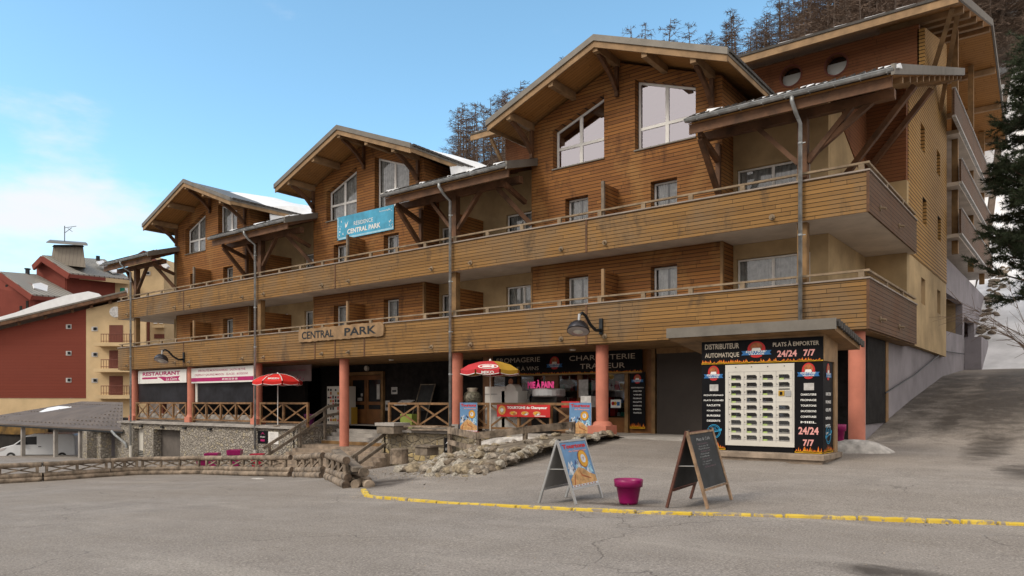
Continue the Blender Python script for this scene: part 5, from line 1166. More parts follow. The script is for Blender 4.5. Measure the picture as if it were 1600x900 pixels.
# ================================================================== parasols
def parasol(label, x, y, zb, ztop, rad, drop, mats, mfun, pole=M_white, rot=0, words=None, nseg=8, tilt=0):
    t = thing('parasol', label, 'parasol', (x, y, zb))
    MB().tube([(x, y, zb), (x, y, ztop + .05)], .022, 10).build('pole', pole, t)
    q = MB(); q.lathe((x, y, zb), [(.0, .07), (.16, .065), (.24, .02), (.24, 0)], 20); q.build('base', M_greyw, t)
    q = MB(); n = nseg; rings = [(0.02, 0), (.35, -.10), (.72, -.45), (1.0, -1.0)]; sub = 6
    def pt(k, u, j, f):       # k = panel, u = position in the panel, f = ring
        a1 = rot + 2 * math.pi * k / n; a2 = rot + 2 * math.pi * (k + 1) / n; rr, dz = rings[j]
        p1 = Vector((math.cos(a1), math.sin(a1), 0)) * rr * rad; p2 = Vector((math.cos(a2), math.sin(a2), 0)) * rr * rad
        p = p1.lerp(p2, u); sag = 4 * u * (1 - u) * .03 * rr
        return Vector((x, y, ztop)) + p + Vector((0, 0, dz * drop - sag))
    for k in range(n):
        for j in range(3):
            for s_ in range(sub):
                u0, u1 = s_ / sub, (s_ + 1) / sub
                q.face([pt(k, u0, j, 0), pt(k, u1, j, 0), pt(k, u1, j + 1, 0), pt(k, u0, j + 1, 0)], mfun(k))
        for s_ in range(sub):    # valance
            u0, u1 = .04 + .92 * s_ / sub, .04 + .92 * (s_ + 1) / sub; a_, b_ = pt(k, u0, 3, 0), pt(k, u1, 3, 0); h0 = .16
            q.face([a_, b_, b_ - Vector((0, 0, h0 - .03 * abs(2*u1-1))), a_ - Vector((0, 0, h0 - .03 * abs(2*u0-1)))], mfun(k))
    cano = q.build('canopy', mats, t)
    q = MB()
    for k in range(n):
        for s_ in range(sub):
            u0, u1 = .04 + .92 * s_ / sub, .04 + .92 * (s_ + 1) / sub; a_, b_ = pt(k, u0, 3, 0) - Vector((0, 0, .16 - .03 * abs(2*u0-1))), pt(k, u1, 3, 0) - Vector((0, 0, .16 - .03 * abs(2*u1-1))); q.bar(a_, b_, .012, .022)
        if words == 'seam':
            for j in range(3): q.bar(pt(k, 0, j, 0) + Vector((0, 0, .012)), pt(k, 0, j + 1, 0) + Vector((0, 0, .012)), .035, .01)
    q.build('trim', M_white, cano)
    q = MB(); q.lathe((x, y, ztop - .02), [(.045, 0), (.04, .05), (.02, .09), (0, .1)], 10); q.build('finial', M_white, t)
    q = MB()
    for k in range(n): q.bar((x, y, ztop - drop * .85), pt(k, 0, 2, 0) - Vector((0, 0, .03)), .012, .018)
    q.build('rib', M_alu, t)
    # printed mark and word on the panel that faces the lens
    best = max(range(n), key=lambda k: -(pt(k, .5, 3, 0) - cam.location).length)
    C_ = pt(best, .5, 3, 0); c1, c2 = pt(best, 0, 3, 0), pt(best, 1, 3, 0); u = (c2 - c1).normalized()
    if u.dot(Vector((.791, .6115, 0))) < 0: u = -u
    out_ = Vector((C_.x - x, C_.y - y, 0)).normalized()
    if words == 'miko':
        S = Sign(t, C_ - u * .22 + out_ * .012 - Vector((0, 0, .13)), u, (0, 0, 1)); S.text('MIKO', 0, 0, .44, .10, M_wt, 1, .03); S.done()
    Cm = pt(best, .5, 2, 0); up = (pt(best, .5, 2, 0) - pt(best, .5, 3, 0)).normalized(); nn_ = u.cross(up).normalized()
    S = Sign(t, (pt(best, .5, 2, 0) + pt(best, .5, 3, 0)) / 2 + nn_ * .02 - up * .02, u, up)
    if words == 'miko':
        S.disc(0, 0.05, .36, M_wt, 1, 'emblem', ry=.15); S.disc(0, .05, .31, M_rcanvas, 2, 'emblem', ry=.11); S.disc(-.05, .05, .17, M_wt, 3, 'emblem', ry=.06); S.disc(.16, .05, .06, M_wt, 3, 'emblem', ry=.08)
    else: S.text('BREIZH', -.24, 0, .5, .13, M_wt, 1, .03)
    S.done(); return t
xp = fx(757, 21.0)
# the red and yellow one at the shop, the scarlet one by the restaurant
parasol('parasol with red and yellow panels and white lettering on the valance, by the shop railing', fx(766, 20.75), 20.75, .42, 3.06, 1.13, .34, [M_rcanvas, M_ygold], lambda k: 1 if k in (7, 0, 3) else 0, M_cream, R(12), 'miko')
parasol('plain scarlet parasol with white seams beside the third salmon column', fx(434, 21.0), 21.0, .42, 2.90, 1.16, .36, [M_bcan], lambda k: 0, M_white, R(20), 'seam')

# ================================================================== wall lamps
def lamp(label, x, z):
    y0 = YP - .02
    t = thing('wall_lamp', label, 'lamp', (x, y0, z), 'black arm lamps on the lower balcony boards')
    MB().box((x - .06, y0 - .05, z - .3), (x + .06, y0 + .018, z + .22)).build('bracket', M_iron, t)
    z -= .16; pts = [(x, y0 - .06, z - .0), (x - .03, y0 - .3, z - .02), (x - .06, y0 - .58, z + .14), (x - .08, y0 - .82, z + .40), (x - .10, y0 - 1.0, z + .48), (x - .12, y0 - 1.12, z + .40)]
    MB().tube(pts, [.06, .055, .05, .048, .048, .05], 10).build('arm', M_iron, t, smooth=True)
    MB().tube([(x - .12, y0 - 1.12, z + .43), (x - .13, y0 - 1.15, z + .18)], [.05, .04], 10).build('neck', M_alu, t)
    q = MB(); q.lathe((0, 0, 0), [(0, .30), (.08, .30), (.20, .26), (.30, .16), (.355, .02), (.36, -.04), (.335, -.045)], 28); 
    mat_ = Matrix.Translation((x - .13, y0 - 1.18, z - .08)) @ Matrix.Rotation(R(-20), 4, 'X') @ Matrix.Rotation(R(-8), 4, 'Y')
    q.v = [tuple(mat_ @ Vector(v)) for v in q.v]; sh = q.build('shade', M_iron2, t, smooth=True)
    q = MB(); q.lathe((0, 0, 0), [(.335, -.045), (.25, -.055), (.0, -.065)], 28); q.v = [tuple(mat_ @ Vector(v)) for v in q.v]; q.build('glass', M_lampg, sh, smooth=True)
    q = MB(); q.lathe((0, 0, 0), [(.16, -.066), (.06, -.12), (.0, -.13)], 16); q.v = [tuple(mat_ @ Vector(v)) for v in q.v]; q.build('bulb', M_cream, sh, smooth=True)
M_iron2 = plain('dark_lamp_metal', (.05, .048, .055), .35, .2, 4, metal=.6)
lamp('black swan-neck lamp above the shop, over the salmon column with a square base', fx(940, YP), 4.07)
lamp('black swan-neck lamp above the restaurant sign', fx(288, YP), 4.02)

# ================================================================== things at the shop railing
def poster_stand(label, px, w_, h_, y=21.1):
    x = fx(px, y); t = thing('poster_board', label, 'poster', (x, y, ZT), 'blue pastry poster boards on the shop railing')
    S = Sign(t, (x, y - .05, ZT + .02), XA, ZA); S.plate(w_, h_, .03, M_curt); poster_art(S, w_, h_); S.done()
    MB().box((x - .03, y - .12, ZT - .03), (x + w_ + .03, y + .02, ZT + .02)).build('foot', M_redp, t)
poster_stand('blue pastry poster board hanging beside the drainpipe column, left one of the pair', 720, .86, 1.08)
poster_stand('blue pastry poster board hanging beside the based column, right one of the pair', 891, .86, 1.08)
x = fx(777, 21.2); t = thing('food_banner', 'red banner reading TOURTONS du Champsaur tied to the middle of the shop railing', 'banner', (x, 21.2, 1)); L = fx(860, 21.2) - x
S = Sign(t, (x, 21.18, 1.04), XA, ZA); S.plate(L, .44, .01, M_redp, 'sheet'); S.text('TOURTONS du Champsaur', L*.2, .26, L*.75, .12, M_wt, 1, .05); S.disc(L*.1, .24, .17, M_yolk); S.disc(L*.1, .24, .14, M_bread, 2); S.disc(L*.1, .24, .07, M_pale, 3)
for i in range(3): cx = L*(.32 + .22*i); S.disc(cx, .13, .17, M_bread, 1, ry=.075); S.disc(cx - .04, .14, .09, M_yolk, 2, ry=.05); S.disc(cx + .05, .1, .08, M_pale if i else M_orn2, 2, ry=.03)
S.rect(L*.72, .03, L*.92, .05, M_wt); S.done()
x = fx(738, 21.9); t = thing('clay_jar', 'round speckled jar with a gold neck standing at the shop railing', 'jar', (x, 21.9, 1.5))
MB().lathe((x, 21.9, 1.36), [(0, 0), (.16, .0), (.2, .06), (.36, .25), (.38, .4), (.30, .56), (.2, .62)], 24).build('body', M_jar, t, smooth=True); MB().lathe((x, 21.9, 1.36), [(.2, .62), (.18, .66), (.22, .74), (.20, .76), (0, .76)], 20).build('neck', M_gold, t, smooth=True)
q = MB().box((x - .3, 21.65, ZT), (x + .3, 22.15, 1.358)); tag(q.build('jar_stand', M_beam), 'dark timber stand under the speckled jar', 'stand')
x = fx(763, 21.8); t = thing('serving_cabinet', 'white enamel cabinet with an upper box behind the railing, left of the parasol pole', 'cabinet', (x, 21.8, ZT))
MB().box((x, 21.6, ZT), (x + .95, 22.2, 1.0)).build('body', M_wbox, t); MB().box((x, 21.6, 1.001), (x + .95, 22.2, 2.15)).build('upper_box', M_wbox, t); MB().box((x, 21.585, 1.86), (x + .6, 21.599, 1.875)).build('joint', M_iron, t)
x = fx(789, 21.8); t = thing('ice_maker', 'white appliance with a rounded hood behind the railing, right of the parasol pole', 'appliance', (x, 21.8, ZT))
q = MB().box((x, 21.6, ZT), (x + .75, 22.2, 1.98)); q.build('body', M_wbox, t); q = MB(); q.prism([(x + .37 + .26*math.cos(math.pi*k/10), 21.65, 1.981 + .26*math.sin(math.pi*k/10)) for k in range(11)], (0, .4, 0)); q.build('hood', M_wbox, t)
x = fx(838, 22.0); t = thing('snack_stand', 'steel counter drum topped by a pink lit-up style sign behind the railing', 'stand', (x, 22, ZT))
L = fx(877, 22) - x; q = MB().box((x, 21.7, ZT), (x + L, 22.3, 1.75)); q.build('counter', M_dark, t)
q = MB(); q.lathe((x + L/2, 22, 1.752), [(L*.5, 0), (L*.55, .05), (L*.55, .26), (L*.5, .3), (0, .3)], 24); q.build('drum', M_alu, t, smooth=False)
S = Sign(t, (x - .02, 21.5, 2.06), XA, ZA); S.text('MIE À PAIN!', 0, 0, L + .05, .30, M_mag2, 1, .05); S.done()
x = fx(882, 21.9); tag(MB().box((x, 21.7, 1.38), (x + .75, 22.1, 1.60)).build('crate', M_redp), 'bright red shallow crate on the shop counter behind the railing', 'crate')
x = fx(912, 21.9); tag(MB().box((x, 21.7, 1.4), (x + .42, 22.0, 1.78)).build('box', M_curt), 'small pale grey box beside the red crate, close to the based column', 'box')
tag(MB().box((fx(880, 21.9), 21.62, ZT), (fx(925, 21.9) + .1, 22.2, 1.38)).build('shop_counter', M_beam), 'dark timber counter under the red crate', 'counter')
x = fx(904, SF - .06); t = thing('wall_notice', 'plain cream notice on the shop window between the salmon column and the pink sign', 'notice', (x, SF, 1.8)); MB().box((x, SF - .05, 1.75), (x + .42, SF - .035, 2.42)).build('sheet', M_curt, t)
x = fx(954, SF - .06); t = thing('payment_sign', 'small white and blue payment sign in the shop window right of the based column', 'sign', (x, SF, 1.4)); S = Sign(t, (x, SF - .05, 1.36), XA, ZA); S.plate(.42, .30, .01, M_wt); S.disc(.1, .16, .07, M_redp); S.disc(.19, .16, .07, M_yolk); S.rect(.26, .08, .38, .22, M_blue); S.done()
# poster and menu column beside the shop door
x = fx(777, SF - .1); t = thing('shop_menu', 'narrow black menu panel beside the shop door under the parasol edge', 'sign', (fx(789, SF - .1), SF, 1)); S = Sign(t, (fx(789, SF - .1), SF - .1, 1.0), XA, ZA); S.plate(.6, 1.6, .02, M_black); S.disc(.3, 1.4, .12, M_orn2); [S.text(wd, .12, 1.15 - i * .15, .36, .06, M_wt, 1) for i, wd in enumerate(('RACLETTE', 'FONDUE', 'TOURTONS', 'BIÈRES', 'VINS'))]; S.done()
# inside the shop: shelves of goods
t = thing('display_shelf', 'shelves of mixed goods seen dimly through the shop windows', 'shelf', (-16, SF + 1.4, ZT)); q = MB(); 
for z in (1.0, 1.5, 2.0): q.box((-19.8, SF + 1.1, z), (-12.3, SF + 1.5, z + .03))
q.build('shelf_board', M_post, t); gm = [M_redp, M_cream, M_ygold, M_blue, M_wine, M_grn, M_curt]; q = MB(); r_ = random.Random(2)
for z in (1.03, 1.53, 2.03):
    x = -19.7
    while x < -12.5: w_ = r_.uniform(.08, .22); h_ = r_.uniform(.14, .38); q.box((x, SF + 1.15, z + .001), (x + w_, SF + 1.4, z + h_), r_.randrange(7)); x += w_ + r_.uniform(.01, .12)
o = q.build('goods', gm, t); 

# ---- entrance things
x = fx(511, 24); t = thing('drinks_machine', 'white vending machine with a poster front behind the salmon column at the entrance', 'vending machine', (x, 24, ZT))
MB().box((x, 24, ZT), (x + 1.25, 24.8, 2.35)).build('body', M_cream, t); q = MB(); r_ = random.Random(4)
for i in range(6):
    for j in range(9):
        if r_.random() < .6: q.box((x + .06 + i*.19, 23.985, ZT + .15 + j*.19), (x + .06 + i*.19 + r_.uniform(.08, .16), 23.999, ZT + .15 + j*.19 + r_.uniform(.08, .15)), r_.choice([0, 1, 1, 2, 3]))
q.build('front_print', [M_redp, M_iron, M_ygold, M_orn2], t)
x = fx(545, 24.6); tag(MB().box((x, 24.5, ZT), (x + .3, 24.9, 1.3)).build('bin', M_ygold), 'yellow bin between the entrance column and the door', 'bin')
x = fx(572, 25.1); 
t = thing('entrance_light', 'round white bulkhead light above the entrance door', 'lamp', (fx(571, 25.0), 25.0, 3.2)); MB().tube([(fx(572, 25.1), 25.199, 3.26), (fx(572, 25.1), 25.08, 3.26)], .13, 16).build('shade', M_cream, t)
for (px, z, w_, h_, lb) in ((604, 1.95, .42, .34, 'white square notice right of the entrance door, upper one'), (600, 1.15, .32, .48, 'white upright notice right of the entrance door, lower one')):
    x = fx(px if px > 602 else 602, 25.19); x = x + (.35 if px > 602 else 0); t = thing('wall_notice', lb, 'notice', (x, 25.18, z)); S = Sign(t, (x, 25.18, z), XA, ZA); S.plate(w_, h_, .01, M_curt); S.rect(.06, h_ * .3, w_ - .06, h_ * .6, M_iron); S.done()
x = fx(628, 23.5); t = thing('menu_stand', 'slanting metal menu stand on the dark terrace by the railing', 'stand', (x, 23.5, ZT)); MB().tube([(x + .2, 23.5, ZT), (x + .2, 23.5, 1.5)], .03, 8).build('post', M_iron, t); q = MB(); q.hexa([(x - .2, 23.2, 1.42), (x + .6, 23.2, 1.42), (x + .6, 23.7, 1.62), (x - .2, 23.7, 1.62), (x - .2, 23.2, 1.46), (x + .6, 23.2, 1.46), (x + .6, 23.7, 1.66), (x - .2, 23.7, 1.66)]); q.build('top', M_curt, t)
x = fx(632, 24); t = thing('easel_board', 'dark chalkboard leaning on the slate wall right of the door', 'chalkboard', (x, 24, ZT))
q = MB(); A_ = Vector((x, 24.3, ZT)); q.bar(A_, A_ + Vector((.18, .6, 1.95)), .05, .04); q.bar(A_ + Vector((.95, 0, 0)), A_ + Vector((1.1, .6, 1.95)), .05, .04); q.bar(A_ + Vector((.2, .6, 1.93)), A_ + Vector((1.08, .6, 1.93)), .05, .04); q.build('frame', M_greyw, t)
q = MB(); q.hexa([A_ + Vector(v) for v in ((.06, .25, .7), (.98, .25, .7), (.98, .28, .7), (.06, .28, .7), (.17, .59, 1.9), (1.08, .59, 1.9), (1.08, .62, 1.9), (.17, .62, 1.9))]); q.build('panel', M_chalkb, t)
tag(MB().box((fx(628, 22.4), 22.3, ZT), (fx(628, 22.4) + .7, 22.8, 1.05)).build('planter', plain('olive_green', (.22, .28, .05), .6, .1, 3)), 'lime green box behind the railing right of the steps', 'planter')
# bench plank and block on the wall top
x = fx(597, 20.6); t = thing('stone_block', 'weathered box-like block on the wall end right of the steps', 'block', (x, 20.6, .4)); bevel(MB().box((x, 20.3, .30), (x + 1.0, 21.1, .62)).build('body', M_greyw, t), .02); MB().box((x - .05, 20.25, .621), (x + 1.06, 21.15, .74)).build('lid', M_conc, t)
t = thing('plank_stack', 'old broken planks lying on the wall right of the steps', 'planks', (-20.8, 20.9, .46)); q = MB(); q.bar((-21.1, 20.7, .49), (-18.6, 20.75, .53), .35, .06); q.bar((-21.4, 20.8, .60), (-19.6, 20.85, .62), .3, .07); q.bar((-20.2, 20.7, .58), (-18.9, 20.8, .64), .22, .05); q.build('planks', M_log, t)
# tree stump, crate and rubble
c = at(624, 0, 27.4); c.z = 1.6 - 97 / 1160 * 27.4
t = thing('tree_stump', 'grey tree stump standing in the rubble by the steps', 'stump', c); q = MB(); q.lathe((c.x, c.y, c.z), [(.36, 0), (.33, .3), (.34, .52), (.3, .55), (0, .54)], 12); q.v = [(a + .03 * mnoise.noise((a*3, b*3, z*2)), b, z) for a, b, z in q.v]; q.build('trunk', M_log, t)
c = at(667, 0, 26.6); c.z = 1.6 - 84 / 1160 * 26.6; t = thing('wooden_box', 'small grey wooden box sunk in the rubble below the wall', 'box', c); bevel(MB().box((c.x - .3, c.y - .3, c.z), (c.x + .3, c.y + .3, c.z + .3)).build('body', M_greyw, t), .02); MB().box((c.x - .36, c.y - .36, c.z + .301), (c.x + .5, c.y + .34, c.z + .36)).build('lid', M_greyw, t)
def rockmesh(seed, rr=1):
    bm = bmesh.new(); bmesh.ops.create_icosphere(bm, subdivisions=2, radius=1); r_ = random.Random(seed); off = Vector((r_.uniform(0, 99),) * 3); sx, sy, sz = r_.uniform(.8, 1.5), r_.uniform(.6, 1.1), r_.uniform(.35, .75)
    for v in bm.verts:
        n_ = mnoise.noise(v.co * 1.1 + off); v.co *= 1 + .45 * n_; v.co = Vector((v.co.x * sx, v.co.y * sy, v.co.z * sz))
    for k in range(7):
        d = Vector((r_.uniform(-1, 1), r_.uniform(-1, 1), r_.uniform(-.6, 1))).normalized(); L_ = r_.uniform(.5, .75)
        for v in bm.verts:
            e = v.co.dot(d) - L_
            if e > 0: v.co -= d * e * .92
    me = bpy.data.meshes.new('rock'); bm.to_mesh(me); bm.free(); me.materials.append(RKM[seed % 4]); return me
RKM = [M_rock, plain('pale_limestone', (.37, .335, .28), .9, .35, 3, .9, bscale=9), plain('brown_stone', (.20, .16, .12), .9, .35, 3, .9, bscale=9), plain('ochre_limestone', (.30, .245, .17), .9, .35, 3, .9, bscale=9)]
RM = [rockmesh(s_) for s_ in range(12)]
# a bank of stony earth with a loose dry wall of rocks along its foot
def foot(u_): return G(612 + 238 * u_, 737 + 6 * math.sin(3.1 * u_) - 34 * max(0, u_ - .55) / .45)
q = MB(); NXb, NYb = 30, 8
for j in range(NYb + 1):
    for i in range(NXb + 1):
        u_ = i / NXb; v_ = j / NYb; lo = foot(u_); hi = Vector((lo.x - .2, 20.86, 0)); p = lo.lerp(hi, v_); gz_ = ground(p.x, p.y)
        p.z = gz_ - .06 + (.50 - .15 * u_) * min(1, v_ * 3) ** .7 * min(1, u_ * 5) * min(1, (1 - u_) * 4) * (1 - .45 * v_) + .06 * mnoise.noise(p * 1.7) * v_; q.v.append(tuple(p))
for j in range(NYb):
    for i in range(NXb): q.f.append((j*(NXb+1)+i, j*(NXb+1)+i+1, (j+1)*(NXb+1)+i+1, (j+1)*(NXb+1)+i)); q.m.append(0)
bank = q.build('rubble_bank', plain('stony_earth', (.19, .155, .115), .95, .40, 2.5, .9, bscale=12), smooth=True, kind='structure')
def bankz(u_, v_):
    j = min(NYb, max(0, int(round(v_ * NYb)))); i = min(NXb, max(0, int(round(u_ * NXb)))); return Vector(q.v[j * (NXb + 1) + i])
spots = []; r_ = random.Random(17)
for row in range(4):
    u_ = .02 + .01 * row
    while u_ < (.99 if row < 2 else .93 - .06 * row):
        s_ = (r_.uniform(.09, .20) if row else r_.uniform(.10, .24)) * (1 - .35 * u_)
        if r_.random() < .94: p = bankz(u_, 0).lerp(bankz(u_, .34), .10 + row * .22) + Vector((r_.uniform(-.05, .05), r_.uniform(-.08, .08), 0)); p.z += .06 + r_.uniform(-.03, .06); spots.append((p, s_))
        u_ += s_ * .17
for i in range(55): spots.append((bankz(r_.random(), r_.uniform(.35, .95)) + Vector((0, 0, .03)), r_.uniform(.05, .16)))
for i in range(16): p = foot(r_.uniform(.05, .8)) + Vector((r_.uniform(-.2, .3), -r_.uniform(.05, .5), 0)); p.z = ground(p.x, p.y) + .01; spots.append((p, r_.uniform(.03, .09)))
for i, (p, s_) in enumerate(spots):
    o = bpy.data.objects.new('rock', RM[i % 12]); col.objects.link(o); o.location = p; o.scale = (s_ * 1.35,) * 3; o.rotation_euler = (r_.uniform(-.35, .35), r_.uniform(-.35, .35), r_.uniform(0, 6))
    tag(o, 'grey limestone rock in the rubble heap below the terrace wall', 'rock', 'limestone rocks heaped below the terrace wall')
for j in range(70):
    y_ = 47.4 + 11 * rnd.random() ** .9; x_ = -4.75 + rnd.uniform(0, .75); o = bpy.data.objects.new('rock', RM[(2, 6, 10)[j % 3]]); col.objects.link(o)
    o.location = (x_, y_, snowz(x_, y_) + rnd.uniform(-.05, .06)); o.scale = (rnd.uniform(.14, .36),) * 3; o.rotation_euler = (rnd.uniform(-.6, .6), rnd.uniform(-.6, .6), j)
    tag(o, 'dark rock in the bank between the rear wall and the snow slope', 'rock', 'rocks of the bank beside the snow slope')
# dirty snow heaps
def heap(label, c, rx, ry, h, rot=0, mat=M_dirty):
    q = MB(); n_, m_ = 28, 9; q.v.append((c[0], c[1], c[2] + h))
    for j in range(1, m_ + 1):
        for i in range(n_):
            a = 2 * math.pi * i / n_; f = j / m_; k = 1 + .22 * mnoise.noise((math.cos(a) * 1.5 + c[0], math.sin(a) * 1.5, c[1])); x_ = rx * f * k * math.cos(a); y_ = ry * f * k * math.sin(a)
            q.v.append((c[0] + x_ * math.cos(rot) - y_ * math.sin(rot), c[1] + x_ * math.sin(rot) + y_ * math.cos(rot), c[2] + h * (1 - f ** 2.2) + .05 * mnoise.noise((x_ * 3, y_ * 3, c[0])) * (1 - f) - .03 * (j == m_)))
    for i in range(n_): q.f.append((0, 1 + i, 1 + (i + 1) % n_)); q.m.append(0)
    for j in range(m_ - 1):
        for i in range(n_): a_ = 1 + j * n_; q.f.append((a_ + i, a_ + n_ + i, a_ + n_ + (i + 1) % n_, a_ + (i + 1) % n_)); q.m.append(0)
    tag(q.build('snow_heap', mat, smooth=True), label, 'snow')
c = G(1332, 708); heap('old dirty snow heap beside the kiosk and the corner column', (c.x, c.y + .3, c.z - .02), .95, .5, .34, .3)
heap('low grey snow remnant along the plank fence by the based column', (fx(815, 19.9), 19.9, .12), 1.9, .45, .3, .15)
c = G(404, 748); heap('tiny snow patch on the asphalt in front of the log barrier', (c.x, c.y, c.z - .01), .35, .12, .04)
# loose grit and pebbles on the asphalt
q = MB(); r_ = random.Random(77)
def pebble(p, s_):
    a = r_.uniform(0, 6.28); t_ = [Vector((math.cos(a + 2.09 * k) * s_, math.sin(a + 2.09 * k) * s_ * .8, 0)) for k in range(3)]; ap = Vector((0, 0, s_ * .7)); q.face([p + t_[0], p + t_[1], p + ap]); q.face([p + t_[1], p + t_[2], p + ap]); q.face([p + t_[2], p + t_[0], p + ap])
for i in range(900):
    k_ = r_.randrange(len(dense)); p = dense[k_] + Vector((r_.gauss(0, .12), r_.gauss(-.16, .12), 0)); p.z = ground(p.x, p.y); pebble(p, r_.uniform(.006, .02))
for i in range(900):
    p = foot(r_.uniform(-.25, 1)) + Vector((r_.gauss(0, .3), -abs(r_.gauss(0, .5)), 0)); p.z = ground(p.x, p.y); pebble(p, r_.uniform(.008, .035))
for i in range(700):
    p = Vector((r_.uniform(-9, 1), r_.uniform(4.5, 14), 0)); p.z = ground(p.x, p.y) + .01; pebble(p, r_.uniform(.005, .013))
q.build('grit', M_rock, label='loose grit and pebbles scattered on the asphalt', cat='gravel', kind='stuff')
# low plank fence
t = thing('plank_fence', 'low weathered plank fence sloping up towards the based column', 'fence', (-16, 19.5, 0))
fp = [at(700, 672, 26.5), at(745, 681, 23.6), at(818, 672, 23.5), at(893, 664, 24.2)]
q = MB()
for a, b in zip(fp, fp[1:]): q.bar(a, b, .06, .22)
dz = Vector((0, 0, -.42))
for a, b in zip(fp[:3], fp[1:3]): q.bar(a + dz, b + dz, .05, .17)
q.build('plank', M_log, t); q = MB()
for p in fp: q.box((p.x - .06, p.y + .03, -.9 if p is not fp[3] else 0), (p.x + .06, p.y + .15, p.z + .1))
q.build('post', M_log, t)

# ================================================================== log barriers
def barrier(A, Bp, label, seed):
    A = Vector(A); Bp = Vector(Bp); t = thing('log_barrier', label, 'barrier', (A + Bp) / 2, 'log barriers edging the parking lot'); d = (Bp - A).normalized(); r_ = random.Random(seed)
    nrm = Vector((-d.y, d.x, 0)); L = (Bp - A).length
    for (h, off, rr) in ((.09, -.02, .10), (.255, .02, .095), (.665, .0, .092)):
        e0, e1 = r_.uniform(-.02, .05), r_.uniform(-.02, .05); n_ = 9; q = MB(); pts = [A + d * (-e0 + (L + e0 + e1) * k / n_) + nrm * (off + r_.uniform(-.012, .012)) + Vector((0, 0, h + r_.uniform(-.008, .008))) for k in range(n_ + 1)]
        q.tube(pts, [rr * r_.uniform(.95, 1.06) for _ in pts], 12, caps=False); lg = q.build('log', M_log, t, smooth=True)
        e = MB(); 
        for P_, s_ in ((pts[0], -1), (pts[-1], 1)):
            ref = d.orthogonal().normalized(); qq = d.cross(ref); e.face([P_ + d * s_ * .002 + (ref * math.cos(2*math.pi*k/12) + qq * math.sin(2*math.pi*k/12)) * rr for k in range(12)])
        e.build('cut_end', M_logend, lg)
    np_ = max(2, int(round(L / 1.15))); q = MB(); br = MB()
    for k in range(np_ + 1):
        p = A.lerp(Bp, (.05 + .9 * k / np_)); q.bar(p + Vector((0, 0, .33)), p + Vector((0, 0, .60)), .10, .08)
        if k < np_:
            p2 = A.lerp(Bp, (.05 + .9 * (k + 1) / np_)); br.bar(p + Vector((0, 0, .34)), p2 + Vector((0, 0, .60)), .045, .05); br.bar(p + Vector((0, 0, .60)) + nrm * .05, p2 + Vector((0, 0, .34)) + nrm * .05, .045, .05)
    q.build('post', M_log, t); br.build('cross_brace', M_log, t)
def FP(px, d): p = at(px, 0, d); p.z = ground(p.x, p.y) - .01; return p
FPP = [FP(-70, 27.5), FP(66, 28.6), FP(172, 30.3), FP(217, 31.0), FP(317, 30.2), FP(455, 25.6), FP(462, 24.8), FP(504, 21.5), FP(512, 20.8), FP(542, 17.6)]
FPP = [p for p in FPP]
labs = ['log barrier section leaving the photo at the far left edge', 'log barrier section in front of the white van', 'short log barrier section in front of the stone pillars', 'log barrier section in front of the garage opening', 'long log barrier section in front of the magenta planters', 'log barrier section just left of the timber steps', 'last log barrier section, turning towards the yellow kerb']
segs = [(0, 1), (1, 2), (2, 3), (3, 4), (4, 5), (6, 7), (8, 9)]
for (i, j), lb in zip(segs, labs):
    a, b = FPP[i], FPP[j]; dd = (b - a).normalized() * .03; barrier(a + dd, b - dd, lb, i)
a, b = FPP[8], FPP[9]
t = thing('log_pile', 'squared pale timber and stub logs propped at the end of the log barrier', 'logs', b); q = MB(); sd_ = Vector((.55, .15, 0))
q.bar(a + sd_ * .5 + Vector((0, 0, .80)), b + sd_ * .55 + Vector((0, 0, .46)), .26, .1); q.build('squared_timber', M_greyw, t); q = MB()
q.tube([a + sd_ * .7 + Vector((0, 0, .3)), b + sd_ * .85 + Vector((0, 0, .40))], .12, 12); q.tube([a + sd_ + Vector((0, 0, .12)), b + sd_ * 1.15 + Vector((.1, -.1, .12))], .12, 12); q.tube([b + sd_ * .5 + Vector((-.3, .6, .12)), b + sd_ * .55 + Vector((0, -.1, .12))], .11, 12); q.build('log', M_log, t, smooth=False)

# ================================================================== carport, van, stone pillars at the far left
def C_(r, d, z): return Vector((.791 * r - .6115 * d, .6115 * r + .791 * d, z))
t = thing('carport', 'low open carport with a grey-brown roof carrying a snow patch', 'carport', at(90, 0, 52))
def PX(px, py, d): return at(px, py, d)
e0, e1 = PX(-60, 658.5, 54), PX(192, 672, 44.2); b0, b1, b2 = PX(-60, 668, 62), PX(128, 627, 58), PX(192, 628.5, 50.5)
q = MB()
def slab(pts, th, q): q.prism([Vector(p) for p in pts], (0, 0, -th))
ez = lambda p: p
lt = PX(-60, 664, 58)
slab([e0, e1, b2, b1], .12, q); rf = q.build('roof', M_carroof, t)
n_roof = (e1 - e0).cross(b1 - e0).normalized(); n_roof = n_roof if n_roof.z > 0 else -n_roof
q = MB()
for j in range(1, 8):
    f = j / 8; a = e0.lerp(b1, f); b = e1.lerp(b2, f); n_ = int((b - a).length / .5)
    for k in range(n_): p = a.lerp(b, (k + .5) / n_); q.box((p.x - .055, p.y - .03, p.z - .02), (p.x + .055, p.y + .03, p.z + .022))
q.build('snow_guard', M_greyw, rf)
